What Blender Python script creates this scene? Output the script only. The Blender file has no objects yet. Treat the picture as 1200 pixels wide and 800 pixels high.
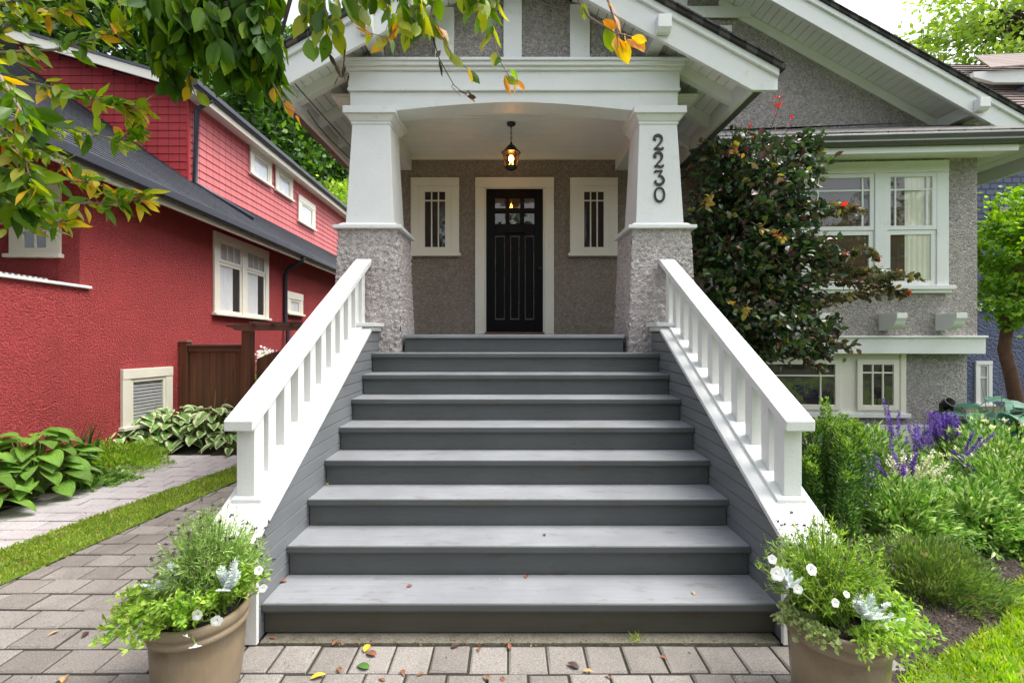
import bpy, bmesh, math, random
import numpy as np
from mathutils import Vector, noise
random.seed(7); rng = np.random.default_rng(11)
S = bpy.context.scene; C = S.collection
R = math.radians
# ------------------------------------------------------------------ camera
F = 548.0; X0 = 598.0; Y0 = 390.0; H = 1.61
cam = bpy.data.objects.new('camera', bpy.data.cameras.new('camera')); C.objects.link(cam)
cam.location = (0, 0, H); cam.rotation_euler = (R(90), 0, 0)
cam.data.sensor_width = 36; cam.data.lens = F/1200*36
cam.data.shift_x = 2/1200; cam.data.shift_y = -10/1200
cam.data.clip_start = 0.05; cam.data.clip_end = 2000
S.camera = cam
# ------------------------------------------------------------------ light
sv = Vector((0.44, 0.0, 0.90)).normalized()
W = bpy.data.worlds.new('World'); S.world = W; W.use_nodes = True
wn = W.node_tree; wn.nodes.clear()
sky = wn.nodes.new('ShaderNodeTexSky'); sky.sky_type = 'NISHITA'; sky.sun_disc = False
sky.sun_elevation = math.asin(sv.z); sky.sun_rotation = math.atan2(sv.x, sv.y)
sky.dust_density = 4; sky.air_density = 1.2; sky.ozone_density = 1
hs = wn.nodes.new('ShaderNodeHueSaturation'); hs.inputs['Saturation'].default_value = 0.22; hs.inputs['Value'].default_value = 1.0
wtc = wn.nodes.new('ShaderNodeTexCoord'); wnz = wn.nodes.new('ShaderNodeTexNoise'); wnz.inputs['Scale'].default_value = 3.5; wnz.inputs['Detail'].default_value = 6
wrp = wn.nodes.new('ShaderNodeValToRGB'); wrp.color_ramp.elements[0].position = .42; wrp.color_ramp.elements[0].color = (.55, .55, .55, 1); wrp.color_ramp.elements[1].position = .58; wrp.color_ramp.elements[1].color = (.10, .10, .10, 1)
wn.links.new(wtc.outputs['Generated'], wnz.inputs['Vector']); wn.links.new(wnz.outputs[0], wrp.inputs[0]); wn.links.new(wrp.outputs[0], hs.inputs['Saturation'])
bg = wn.nodes.new('ShaderNodeBackground'); bg.inputs['Strength'].default_value = 0.15
wo = wn.nodes.new('ShaderNodeOutputWorld')
wn.links.new(sky.outputs[0], hs.inputs['Color']); wn.links.new(hs.outputs[0], bg.inputs[0]); wn.links.new(bg.outputs[0], wo.inputs[0])
sl = bpy.data.lights.new('sun', 'SUN'); sl.energy = 1.5; sl.angle = R(32); sl.color = (1, .96, .90)
so = bpy.data.objects.new('sun', sl); C.objects.link(so)
so.rotation_euler = (-sv).to_track_quat('-Z', 'Y').to_euler(); so.location = (8, -6, 14)
S.view_settings.view_transform = 'Standard'; S.view_settings.look = 'None'
S.view_settings.exposure = 1.32; S.view_settings.gamma = 1
S.cycles.use_denoising = True
S.cycles.max_bounces = 8; S.cycles.transparent_max_bounces = 12

def P(px, py, d): return Vector(((px-X0)*d/F, d, H-(py-Y0)*d/F))
def PX(px, d): return (px-X0)*d/F
def PZ(py, d): return H-(py-Y0)*d/F

# ------------------------------------------------------------------ materials
def nd(nt, t, **kw):
    n = nt.nodes.new(t)
    for k, v in kw.items():
        if k in n.inputs: n.inputs[k].default_value = v
        else: setattr(n, k, v)
    return n
def newmat(name):
    m = bpy.data.materials.new(name); m.use_nodes = True
    nt = m.node_tree; b = nt.nodes['Principled BSDF']
    return m, nt, b, nt.links.new
def c4(c): return (c[0], c[1], c[2], 1)
def mixcol(nt, fac, a, b):
    m = nt.nodes.new('ShaderNodeMix'); m.data_type = 'RGBA'
    L = nt.links.new
    if hasattr(fac, 'links'): L(fac, m.inputs[0])
    else: m.inputs[0].default_value = fac
    for s, v in ((6, a), (7, b)):
        if hasattr(v, 'links'): L(v, m.inputs[s])
        else: m.inputs[s].default_value = c4(v)
    return m.outputs[2]
def ramp(nt, sock, stops):
    r = nt.nodes.new('ShaderNodeValToRGB'); e = r.color_ramp.elements
    while len(e) < len(stops): e.new(0.5)
    for i, (p, c) in enumerate(stops):
        e[i].position = p; e[i].color = c4(c) if isinstance(c, tuple) else (c, c, c, 1)
    if sock is not None: nt.links.new(sock, r.inputs[0])
    return r.outputs[0]
def coords(nt, sc=(1, 1, 1), swz='xyz'):
    tc = nt.nodes.new('ShaderNodeTexCoord'); oi = nt.nodes.new('ShaderNodeObjectInfo')
    sep = nt.nodes.new('ShaderNodeSeparateXYZ'); com = nt.nodes.new('ShaderNodeCombineXYZ')
    nt.links.new(tc.outputs['Object'], sep.inputs[0])
    for i, ch in enumerate(swz):
        nt.links.new(sep.outputs['xyz'.index(ch)], com.inputs[i])
    mp = nt.nodes.new('ShaderNodeMapping'); mp.inputs['Scale'].default_value = sc
    nt.links.new(com.outputs[0], mp.inputs[0])
    return mp.outputs[0]
def noise_t(nt, vec, scale, detail=3, rough=.55):
    n = nt.nodes.new('ShaderNodeTexNoise'); n.inputs['Scale'].default_value = scale
    n.inputs['Detail'].default_value = detail; n.inputs['Roughness'].default_value = rough
    nt.links.new(vec, n.inputs['Vector']); return n.outputs[0]
def bump(nt, h, dist, strength=1, normal=None):
    b = nt.nodes.new('ShaderNodeBump'); b.inputs['Distance'].default_value = dist; b.inputs['Strength'].default_value = strength
    nt.links.new(h, b.inputs['Height'])
    if normal is not None: nt.links.new(normal, b.inputs['Normal'])
    return b.outputs[0]
def mul(c, k): return tuple(min(1, x*k) for x in c)

def paint(name, col, rough=.5, var=.07, nb=.0015, stain=None, sc=(1, 1, 1), grain=False):
    m, nt, b, L = newmat(name)
    v = coords(nt)
    n1 = noise_t(nt, v, 3.0, 5, .6)
    c = mixcol(nt, ramp(nt, n1, [(.3, 0.), (.7, 1.)]), mul(col, 1-var), mul(col, 1+var))
    if stain:
        n2 = noise_t(nt, v, 7.0, 6, .65)
        c = mixcol(nt, ramp(nt, n2, [(.60, 0.), (.74, .6)]), c, stain)
    L(c, b.inputs['Base Color'])
    v2 = coords(nt, sc)
    n3 = noise_t(nt, v2, 60, 3)
    L(ramp(nt, n1, [(.3, max(0., rough-.1)), (.7, min(1., rough+.12))]), b.inputs['Roughness'])
    L(bump(nt, n3, nb), b.inputs['Normal'])
    return m
def worn(name, col, stain, speck, rough=.5):
    """painted boards: long brush grain, scuffs, chips and grit"""
    m, nt, b, L = newmat(name)
    v = coords(nt); g = noise_t(nt, coords(nt, (2.2, 60, 60)), 1.0, 4, .6); n1 = noise_t(nt, v, 2.1, 6, .65)
    n2 = noise_t(nt, coords(nt, (5, 14, 14)), 1.0, 6, .7); n3 = noise_t(nt, v, 70, 2, .5); n4 = noise_t(nt, v, 24, 3, .7)
    oi = nt.nodes.new('ShaderNodeObjectInfo')
    c = mixcol(nt, ramp(nt, n1, [(.3, 0.), (.7, 1.)]), mul(col, .86), mul(col, 1.12))
    c = mixcol(nt, ramp(nt, g, [(.35, .28), (.6, 0.)]), c, mul(col, .72))
    c = mixcol(nt, ramp(nt, n2, [(.56, 0.), (.68, .6)]), c, stain)
    c = mixcol(nt, ramp(nt, n4, [(.70, 0.), (.74, .8)]), c, speck)
    c = mixcol(nt, ramp(nt, n3, [(.72, 0.), (.76, .7)]), c, mul(stain, .5))
    c = mixcol(nt, oi.outputs['Random'], c, mixcol(nt, .5, c, mul(col, .9)) if False else c)
    L(c, b.inputs['Base Color']); L(ramp(nt, n1, [(.3, rough-.12), (.7, rough+.15)]), b.inputs['Roughness'])
    L(bump(nt, g, .0012), b.inputs['Normal'])
    return m
def stucco(name, col, scale=22, dist=.03, var=.12, peb=.0):
    m, nt, b, L = newmat(name)
    v = coords(nt)
    n1 = noise_t(nt, v, scale, 5, .7); n2 = noise_t(nt, v, 1.1, 4, .6); n5 = noise_t(nt, coords(nt, (5, 5, .5)), 1.0, 5, .65)
    vo = nt.nodes.new('ShaderNodeTexVoronoi'); vo.inputs['Scale'].default_value = scale*1.25; vo.inputs['Randomness'].default_value = 1
    wv = nt.nodes.new('ShaderNodeVectorMath'); wv.operation = 'MULTIPLY_ADD'
    nv = nt.nodes.new('ShaderNodeTexNoise'); nv.inputs['Scale'].default_value = scale*.8; L(v, nv.inputs['Vector'])
    L(nv.outputs['Color'], wv.inputs[0]); wv.inputs[1].default_value = (.05, .05, .05); L(v, wv.inputs[2]); L(wv.outputs[0], vo.inputs['Vector'])
    c = mixcol(nt, ramp(nt, n2, [(.3, 0.), (.7, 1.)]), mul(col, 1-var), mul(col, 1+var))
    c = mixcol(nt, ramp(nt, n5, [(.54, 0.), (.76, .28)]), c, mul(col, .66))
    if peb:
        sp = nt.nodes.new('ShaderNodeSeparateColor'); L(vo.outputs['Color'], sp.inputs[0])
        c = mixcol(nt, ramp(nt, sp.outputs[0], [(.0, peb), (.35, .0)]), c, mul(col, .42))
        c = mixcol(nt, ramp(nt, sp.outputs[0], [(.62, .0), (1., peb)]), c, mul(col, 1.75))
    L(c, b.inputs['Base Color']); b.inputs['Roughness'].default_value = .85
    mm = nt.nodes.new('ShaderNodeMath'); mm.operation = 'MULTIPLY_ADD'; mm.inputs[1].default_value = -.9; L(vo.outputs[0], mm.inputs[0]); L(n1, mm.inputs[2])
    L(bump(nt, mm.outputs[0], dist), b.inputs['Normal'])
    return m
def wood(name, col, along='z', rough=.6, dk=.55):
    m, nt, b, L = newmat(name)
    sc = {'x': (1.2, 22, 22), 'y': (22, 1.2, 22), 'z': (22, 22, 1.2)}[along]
    v = coords(nt, sc); n1 = noise_t(nt, v, 1.0, 5, .6)
    sc2 = {'x': (0, 7.1, 7.1), 'y': (7.1, 0, 7.1), 'z': (7.1, 0, 0)}[along]
    n2 = noise_t(nt, coords(nt, sc2), 1.0, 0)
    c = mixcol(nt, ramp(nt, n1, [(.3, 0.), (.7, 1.)]), mul(col, dk), mul(col, 1.25))
    c = mixcol(nt, ramp(nt, n2, [(.35, .55), (.65, 0.)]), c, mul(col, .5))
    L(c, b.inputs['Base Color']); b.inputs['Roughness'].default_value = rough
    L(bump(nt, n1, .003), b.inputs['Normal'])
    return m
def island(nt):
    g = nt.nodes.new('ShaderNodeNewGeometry'); return g.outputs['Random Per Island']
def shingle(name, c1, c2, gap, swz, bw, bh, dist=.01, rough=.8, off=.5):
    m, nt, b, L = newmat(name)
    v = coords(nt, (1, 1, 1), swz)
    br = nt.nodes.new('ShaderNodeTexBrick'); L(v, br.inputs['Vector'])
    br.inputs['Scale'].default_value = 1; br.inputs['Brick Width'].default_value = bw; br.inputs['Row Height'].default_value = bh
    br.inputs['Mortar Size'].default_value = gap; br.inputs['Mortar Smooth'].default_value = .15; br.inputs['Bias'].default_value = 0
    br.offset = off; br.squash = 1
    br.inputs['Color1'].default_value = c4(c1); br.inputs['Color2'].default_value = c4(c2); br.inputs['Mortar'].default_value = c4(mul(c1, .35))
    n = noise_t(nt, coords(nt), 2.2, 5, .6)
    c = mixcol(nt, ramp(nt, n, [(.3, .35), (.7, 0.)]), br.outputs['Color'], mul(c1, .75))
    L(c, b.inputs['Base Color']); b.inputs['Roughness'].default_value = rough
    n3 = noise_t(nt, coords(nt), 90, 3)
    b1 = bump(nt, br.outputs['Fac'], dist, -1)
    b1n = nt.nodes[-1]; b1n.invert = True; b1n.inputs['Strength'].default_value = 1
    L(bump(nt, n3, .004, 1, b1), b.inputs['Normal'])
    return m
def leafmat(name, cols, trans=.35, rough=.45):
    """cols: list of (pos, colour) picked per leaf"""
    m, nt, b, L = newmat(name)
    c = ramp(nt, island(nt), cols)
    n = noise_t(nt, coords(nt), 3.1, 2)
    hsv = nt.nodes.new('ShaderNodeHueSaturation'); L(c, hsv.inputs['Color'])
    L(ramp(nt, n, [(.3, .8), (.7, 1.25)]), hsv.inputs['Value'])
    L(hsv.outputs[0], b.inputs['Base Color']); b.inputs['Roughness'].default_value = rough
    t = nt.nodes.new('ShaderNodeBsdfTranslucent')
    h2 = nt.nodes.new('ShaderNodeHueSaturation'); h2.inputs['Value'].default_value = 1.7; h2.inputs['Saturation'].default_value = 1.1
    h2.inputs['Hue'].default_value = .49
    L(hsv.outputs[0], h2.inputs['Color']); L(h2.outputs[0], t.inputs[0])
    mx = nt.nodes.new('ShaderNodeMixShader'); mx.inputs[0].default_value = trans
    L(b.outputs[0], mx.inputs[1]); L(t.outputs[0], mx.inputs[2]); L(mx.outputs[0], nt.nodes['Material Output'].inputs[0])
    return m
def marginleaf(name, green, cream, edge=.62):
    m, nt, b, L = newmat(name)
    uv = nt.nodes.new('ShaderNodeUVMap'); sp = nt.nodes.new('ShaderNodeSeparateXYZ'); L(uv.outputs[0], sp.inputs[0])
    nz = noise_t(nt, coords(nt), 40, 2)
    a = nt.nodes.new('ShaderNodeMath'); a.operation = 'MULTIPLY_ADD'; L(nz, a.inputs[0]); a.inputs[1].default_value = .35; L(sp.outputs[1], a.inputs[2])
    f = ramp(nt, a.outputs[0], [(edge+.17, 0.), (edge+.24, 1.)]) if edge < 1 else None
    g = ramp(nt, island(nt), [(0., mul(green, .75)), (1., mul(green, 1.3))])
    # ribs running along the leaf
    w = nt.nodes.new('ShaderNodeMath'); w.operation = 'SINE'
    w0 = nt.nodes.new('ShaderNodeMath'); w0.operation = 'MULTIPLY'; w0.inputs[1].default_value = 30; L(sp.outputs[1], w0.inputs[0]); L(w0.outputs[0], w.inputs[0])
    c = mixcol(nt, f, g, cream) if f is not None else g
    nb = noise_t(nt, coords(nt), 7, 4, .6); c = mixcol(nt, ramp(nt, nb, [(.55, 0.), (.75, .35)]), c, (.32, .34, .05))
    nb2 = noise_t(nt, coords(nt), 16, 3, .6); c = mixcol(nt, ramp(nt, nb2, [(.70, 0.), (.74, .8)]), c, (.22, .14, .05))
    L(c, b.inputs['Base Color']); b.inputs['Roughness'].default_value = .4
    L(bump(nt, w.outputs[0], .002), b.inputs['Normal'])
    t = nt.nodes.new('ShaderNodeBsdfTranslucent'); L(c, t.inputs[0])
    mx = nt.nodes.new('ShaderNodeMixShader'); mx.inputs[0].default_value = .25
    L(b.outputs[0], mx.inputs[1]); L(t.outputs[0], mx.inputs[2]); L(mx.outputs[0], nt.nodes['Material Output'].inputs[0])
    return m
def glassmat(name, tint=(1, 1, 1), k=1.0):
    m, nt, b, L = newmat(name)
    nt.nodes.remove(b)
    tr = nt.nodes.new('ShaderNodeBsdfTransparent'); tr.inputs[0].default_value = c4(tint)
    gl = nt.nodes.new('ShaderNodeBsdfGlossy'); gl.inputs['Roughness'].default_value = .02
    nz = noise_t(nt, coords(nt), 2.5, 2); L(bump(nt, nz, .01*k), gl.inputs['Normal'])
    fr = nt.nodes.new('ShaderNodeLayerWeight'); fr.inputs[0].default_value = .5
    pw = nt.nodes.new('ShaderNodeMath'); pw.operation = 'POWER'; pw.inputs[1].default_value = 4; L(fr.outputs['Facing'], pw.inputs[0])
    a = nt.nodes.new('ShaderNodeMath'); a.operation = 'MULTIPLY_ADD'; a.inputs[1].default_value = .8; a.inputs[2].default_value = .10; L(pw.outputs[0], a.inputs[0])
    mx = nt.nodes.new('ShaderNodeMixShader'); L(a.outputs[0], mx.inputs[0]); L(tr.outputs[0], mx.inputs[1]); L(gl.outputs[0], mx.inputs[2])
    L(mx.outputs[0], nt.nodes['Material Output'].inputs[0])
    return m
def emit(name, col, s):
    m, nt, b, L = newmat(name)
    b.inputs['Base Color'].default_value = c4(col); b.inputs['Emission Color'].default_value = c4(col); b.inputs['Emission Strength'].default_value = s
    return m
def groundmat(name, c1, c2, c3, scale=6, dist=.03):
    m, nt, b, L = newmat(name)
    v = coords(nt); n1 = noise_t(nt, v, scale, 6, .65); n2 = noise_t(nt, v, scale*9, 4, .6)
    c = mixcol(nt, ramp(nt, n1, [(.35, 0.), (.65, 1.)]), c1, c2)
    c = mixcol(nt, ramp(nt, n2, [(.5, 0.), (.75, .9)]), c, c3)
    L(c, b.inputs['Base Color']); b.inputs['Roughness'].default_value = .95
    L(bump(nt, n2, dist), b.inputs['Normal'])
    return m
def pavermat(name, c1, c2, moss):
    m, nt, b, L = newmat(name)
    v = coords(nt); n1 = noise_t(nt, v, 160, 3, .7); n2 = noise_t(nt, v, 1.8, 5, .65); n3 = noise_t(nt, v, 9, 4, .6)
    c = ramp(nt, island(nt), [(0., c1), (1., c2)])
    c = mixcol(nt, ramp(nt, n1, [(.38, .55), (.55, 0.)]), c, mul(c1, .45))
    c = mixcol(nt, ramp(nt, n1, [(.60, 0.), (.72, .5)]), c, mul(c2, 1.6))
    c = mixcol(nt, ramp(nt, n2, [(.50, 0.), (.72, .55)]), c, mul(c1, .5))
    c = mixcol(nt, ramp(nt, n3, [(.62, 0.), (.78, .5)]), c, moss)
    L(c, b.inputs['Base Color']); b.inputs['Roughness'].default_value = .8
    L(bump(nt, n1, .004), b.inputs['Normal'])
    return m

M = {}
M['white'] = paint('white_paint', (.71, .72, .705), .5, .035, .002, stain=(.54, .53, .46))
M['soffitw'] = paint('soffit_white_paint', (.74, .75, .72), .5, .05, .0012)
M['ceil'] = paint('porch_ceiling_paint', (.86, .845, .79), .5, .04, .001)
M['trimcream'] = paint('cream_trim_paint', (.76, .73, .62), .45, .04, .0012)
M['tread'] = worn('grey_tread_skylit', (.245, .255, .272), (.15, .135, .115), (.36, .36, .36))  # paler copy of the stair grey: sky light on the tops put into the colour
M['riser'] = worn('grey_riser_shaded', (.092, .098, .098), (.075, .062, .045), (.13, .125, .11))  # darker copy of the stair grey: shade of upright faces put into the colour
M['dirty'] = worn('mossy_riser_paint', (.070, .066, .050), (.060, .045, .018), (.12, .11, .06), .6)
M['siding'] = paint('grey_siding_paint', (.16, .17, .18), .55, .08, .002, sc=(1, .05, 1))
M['stone'] = stucco('grey_roughcast_stucco', (.55, .50, .47), 38, .055, .10, .55)
M['stonef'] = stucco('pillar_roughcast_stucco', (.58, .525, .505), 44, .02, .08, .45)
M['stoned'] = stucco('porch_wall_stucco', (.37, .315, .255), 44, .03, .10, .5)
M['red'] = stucco('red_roughcast_stucco', (.60, .072, .074), 44, .06, .10, .28)
M['redsh'] = shingle('red_shingle_skylit', (.60, .15, .155), (.53, .125, .13), .008, 'yzx', .21, 10, .006, .6)  # side shingles paled: grazing sky light put into the colour
M['redshf'] = shingle('red_front_shingle_shaded', (.44, .026, .03), (.37, .02, .024), .008, 'xzy', .21, 10, .006, .6)  # same red shingles darkened: the shadowed front put into the colour
M['roofg'] = shingle('slate_grey_roof_shingles', (.085, .09, .108), (.060, .065, .080), .012, 'yxz', .33, 10, .012, .85)
M['roofd'] = shingle('dark_roof_shingles', (.06, .055, .055), (.09, .08, .075), .014, 'yxz', .3, .13, .012, .9)
M['roofp'] = shingle('pent_roof_shingles', (.16, .15, .145), (.2, .19, .18), .014, 'xyz', .3, .13, .012, .9)
M['roofb'] = shingle('brown_roof_shingles', (.20, .155, .14), (.26, .20, .18), .012, 'xzy', .4, 10, .03, .9)
M['black'] = paint('black_door_paint', (.004, .004, .005), .42, .1, .001)
M['black'].node_tree.nodes['Principled BSDF'].inputs['Specular IOR Level'].default_value = .12
M['metal'] = paint('black_iron', (.012, .011, .010), .45, .1, .001)
M['gutterd'] = paint('dark_navy_gutter', (.03, .032, .045), .35, .1, .0005)
M['gutterg'] = paint('dark_green_gutter', (.075, .08, .072), .35, .1, .0005)
M['cedar'] = wood('brown_fence_stain', (.15, .060, .030), 'z', .55)
M['cedarx'] = wood('brown_beam_stain', (.13, .058, .036), 'x', .6)
M['bark'] = groundmat('bark', (.10, .075, .055), (.17, .13, .10), (.05, .04, .03), 14, .03)
M['barkred'] = groundmat('red_brown_bark', (.16, .075, .045), (.22, .12, .08), (.08, .04, .03), 10, .02)
M['twig'] = paint('pale_twig_bark', (.28, .22, .17), .8, .25, .002)
M['twigd'] = paint('dark_twig_bark', (.055, .035, .028), .8, .25, .002)
M['glass'] = glassmat('window_glass')
M['room'] = paint('dark_room', (.014, .012, .011), .9, .2, .0)
M['roomb'] = paint('brown_room', (.075, .045, .02), .9, .35, .0)
M['curtain'] = paint('cream_curtain_cloth', (.72, .70, .58), .9, .05, .001)
M['curtainw'] = paint('white_curtain_cloth', (.75, .77, .78), .9, .05, .001)
M['blind'] = paint('grey_blind_slats', (.42, .43, .44), .5, .05, .0)
M['sunfilm'] = paint('pale_window_film', (.62, .66, .67), .25, .05, .0)
M['soil'] = groundmat('dark_soil', (.045, .034, .026), (.08, .062, .05), (.15, .12, .10), 8, .05)
M['earth'] = groundmat('earth', (.06, .08, .03), (.09, .10, .045), (.05, .05, .03), 2, .05)
M['turf'] = groundmat('turf_base', (.10, .19, .02), (.15, .25, .03), (.10, .12, .035), 7, .02)
M['paver'] = pavermat('grey_paver', (.20, .18, .16), (.31, .285, .26), (.10, .095, .045))
M['paverl'] = pavermat('pale_paver', (.46, .43, .43), (.54, .51, .51), (.26, .25, .16))
M['joint'] = groundmat('paver_joint_sand', (.022, .020, .015), (.04, .038, .02), (.05, .045, .03), 10, .01)
M['footing'] = groundmat('mossy_concrete', (.13, .115, .09), (.20, .185, .15), (.08, .09, .03), 9, .01)
M['pot'] = paint('glazed_clay', (.25, .19, .12), .36, .28, .003, stain=(.11, .075, .04), sc=(.6, .6, .1))
M['blue'] = stucco('blue_roughcast_stucco', (.095, .115, .19), 14, .04, .12)
M['bluesh'] = shingle('blue_shingle', (.12, .14, .22), (.10, .12, .2), .02, 'xzy', .2, .14, .02, .7)
M['wire'] = paint('black_cable_rubber', (.02, .02, .02), .5, .1, 0)
M['sill'] = wood('oak_threshold', (.22, .10, .04), 'x')
M['bulb'] = emit('lit_bulb', (1, .62, .22), 30)
M['amber'] = glassmat('amber_glass', (1, .62, .25))

# ------------------------------------------------------------------ mesh helpers
class MB:
    def __init__(s, xf=None): s.v = []; s.f = []; s.xf = xf; s.uv = None
    def pts(s, ps):
        i = len(s.v); s.v += [tuple(s.xf(p)) if s.xf else tuple(p) for p in ps]; return i
    def box(s, x0, x1, y0, y1, z0, z1):
        i = s.pts([(x0, y0, z0), (x1, y0, z0), (x1, y1, z0), (x0, y1, z0), (x0, y0, z1), (x1, y0, z1), (x1, y1, z1), (x0, y1, z1)])
        s.f += [tuple(i+k for k in q) for q in ((0, 3, 2, 1), (4, 5, 6, 7), (0, 1, 5, 4), (1, 2, 6, 5), (2, 3, 7, 6), (3, 0, 4, 7))]
        return s
    def hexa(s, a, b):      # two 4-point loops
        i = s.pts(list(a)+list(b))
        s.f += [tuple(i+k for k in q) for q in ((0, 3, 2, 1), (4, 5, 6, 7), (0, 1, 5, 4), (1, 2, 6, 5), (2, 3, 7, 6), (3, 0, 4, 7))]
        return s
    def prism(s, poly, a0, a1, axis='y'):     # poly 2-D, extruded along axis
        def q(u, v, t): return {'y': (u, t, v), 'x': (t, u, v), 'z': (u, v, t)}[axis]
        n = len(poly); i = s.pts([q(u, v, a0) for u, v in poly]+[q(u, v, a1) for u, v in poly])
        s.f.append(tuple(range(i, i+n))); s.f.append(tuple(range(i+2*n-1, i+n-1, -1)))
        for k in range(n): s.f.append((i+k, i+n+k, i+n+(k+1) % n, i+(k+1) % n))
        return s
    def frust(s, c, z0, hx0, hy0, z1, hx1, hy1):
        x, y = c
        return s.hexa([(x-hx0, y-hy0, z0), (x+hx0, y-hy0, z0), (x+hx0, y+hy0, z0), (x-hx0, y+hy0, z0)],
                      [(x-hx1, y-hy1, z1), (x+hx1, y-hy1, z1), (x+hx1, y+hy1, z1), (x-hx1, y+hy1, z1)])
    def quad(s, a, b, c, d):
        i = s.pts([a, b, c, d]); s.f.append((i, i+1, i+2, i+3)); return s
    def poly(s, ps):
        i = s.pts(ps); s.f.append(tuple(range(i, i+len(ps)))); return s
    def tube(s, path, rad, n=8, cap=True):
        path = [Vector(p) for p in path]; m = len(path)
        if not hasattr(rad, '__len__'): rad = [rad]*m
        up = Vector((0, 0, 1)); rings = []; prev = None
        for k in range(m):
            t = (path[min(k+1, m-1)]-path[max(k-1, 0)]).normalized()
            if prev is None:
                a = t.cross(up)
                if a.length < .05: a = t.cross(Vector((1, 0, 0)))
                a.normalize()
            else:
                a = (prev-t*prev.dot(t)); a.normalize()
            prev = a; b = t.cross(a)
            rings.append(s.pts([path[k]+(a*math.cos(2*math.pi*j/n)+b*math.sin(2*math.pi*j/n))*rad[k] for j in range(n)]))
        for k in range(m-1):
            for j in range(n):
                s.f.append((rings[k]+j, rings[k]+(j+1) % n, rings[k+1]+(j+1) % n, rings[k+1]+j))
        if cap:
            s.f.append(tuple(rings[0]+j for j in range(n-1, -1, -1))); s.f.append(tuple(rings[-1]+j for j in range(n)))
        return s
    def lathe(s, prof, c, n=32, phase=0):
        rings = [s.pts([(c[0]+r*math.cos(2*math.pi*j/n+phase), c[1]+r*math.sin(2*math.pi*j/n+phase), c[2]+z) for j in range(n)]) for r, z in prof]
        for k in range(len(prof)-1):
            for j in range(n): s.f.append((rings[k]+j, rings[k]+(j+1) % n, rings[k+1]+(j+1) % n, rings[k+1]+j))
        return s
    def arr(s, v, f, uv=None):
        i = len(s.v); s.v += [tuple(p) for p in v]; s.f += [tuple(i+k for k in q) for q in f]; return s
    def build(s, name, mat, parent=None, bevel=0, smooth=False, label=None, cat=None, group=None, kind=None, origin=None, fix=True):
        me = bpy.data.meshes.new(name)
        v = np.array(s.v, dtype=float)
        if parent is not None: o0 = np.array(parent.get('_o', parent.location))
        elif origin is not None: o0 = np.array(origin)
        elif kind: o0 = np.zeros(3)
        else: o0 = np.array([(v[:, 0].min()+v[:, 0].max())/2, (v[:, 1].min()+v[:, 1].max())/2, v[:, 2].min()])
        me.from_pydata([tuple(p) for p in (v-o0)], [], s.f); me.update()
        if s.uv is not None:
            l = me.uv_layers.new(name='UVMap'); uv = np.array(s.uv, dtype=np.float32)
            idx = np.empty(len(me.loops), dtype=np.int32); me.loops.foreach_get('vertex_index', idx)
            l.data.foreach_set('uv', uv[idx].ravel())
        if fix:
            bm = bmesh.new(); bm.from_mesh(me); bmesh.ops.recalc_face_normals(bm, faces=bm.faces); bm.to_mesh(me); bm.free()
        me.materials.append(mat)
        if smooth:
            me.polygons.foreach_set('use_smooth', [True]*len(me.polygons))
        o = bpy.data.objects.new(name, me); C.objects.link(o)
        if parent is not None: o.parent = parent
        else: o.location = o0
        o['_o'] = tuple(o0)
        if bevel:
            b = o.modifiers.new('bevel', 'BEVEL'); b.width = bevel; b.segments = 2; b.limit_method = 'ANGLE'; b.angle_limit = R(40)
        if label: o['label'] = label
        if cat: o['category'] = cat
        if group: o['group'] = group
        if kind: o['kind'] = kind
        return o
def thing(name, loc, label, cat, group=None):
    loc = tuple(float(c) for c in loc)
    o = bpy.data.objects.new(name, None); C.objects.link(o); o.location = loc; o.empty_display_size = .2
    o['_o'] = tuple(loc); o['label'] = label; o['category'] = cat
    if group: o['group'] = group
    return o
def copytree(o, parent=None, first=None):
    c = o.copy(); C.objects.link(c)
    if parent is not None: c.parent = parent
    for ch in o.children: copytree(ch, c)
    return c

def leafverts(Pn, D, size, wr=.45, fold=.25, upbias=.6, simple=False):
    """vectorised leaves: base points, direction, length -> verts, faces"""
    n = len(Pn); D = D/np.maximum(np.linalg.norm(D, axis=1, keepdims=True), 1e-6)
    rn = rng.normal(size=(n, 3)); rn[:, 2] += upbias*2
    sd = np.cross(D, rn); sd /= np.maximum(np.linalg.norm(sd, axis=1, keepdims=True), 1e-6)
    nm = np.cross(sd, D)
    size = np.asarray(size).reshape(-1, 1)*np.ones((n, 1)); w = size*wr*rng.uniform(.8, 1.2, (n, 1))*.5
    if simple:
        v = np.stack([Pn, Pn+D*size*.5+sd*w, Pn+D*size, Pn+D*size*.5-sd*w], 1).reshape(-1, 3)
        b = np.arange(n)*4
        return v, np.stack([b, b+1, b+2, b+3], 1).tolist()
    dr = nm*size*-.12
    a = Pn; m1 = Pn+D*size*.32; m2 = Pn+D*size*.68+dr*.35; t = Pn+D*size+dr*1.3
    f = nm*w*fold
    v = np.stack([a, m1+sd*w*.95+f, m2+sd*w*.85+f, t, m2-sd*w*.85+f, m1-sd*w*.95+f, m1, m2], 1).reshape(-1, 3)
    b = (np.arange(n)*8)[:, None]
    fs = np.concatenate([b+np.array(q) for q in ([0, 1, 6, 0],)], 0)
    quads = np.stack([b+np.array([6, 1, 2, 7]), b+np.array([7, 4, 5, 6])], 1).reshape(-1, 4).tolist()
    tris = np.stack([b+np.array([0, 1, 6]), b+np.array([0, 6, 5]), b+np.array([7, 2, 3]), b+np.array([7, 3, 4])], 1).reshape(-1, 3).tolist()
    return v, quads+tris
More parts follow.
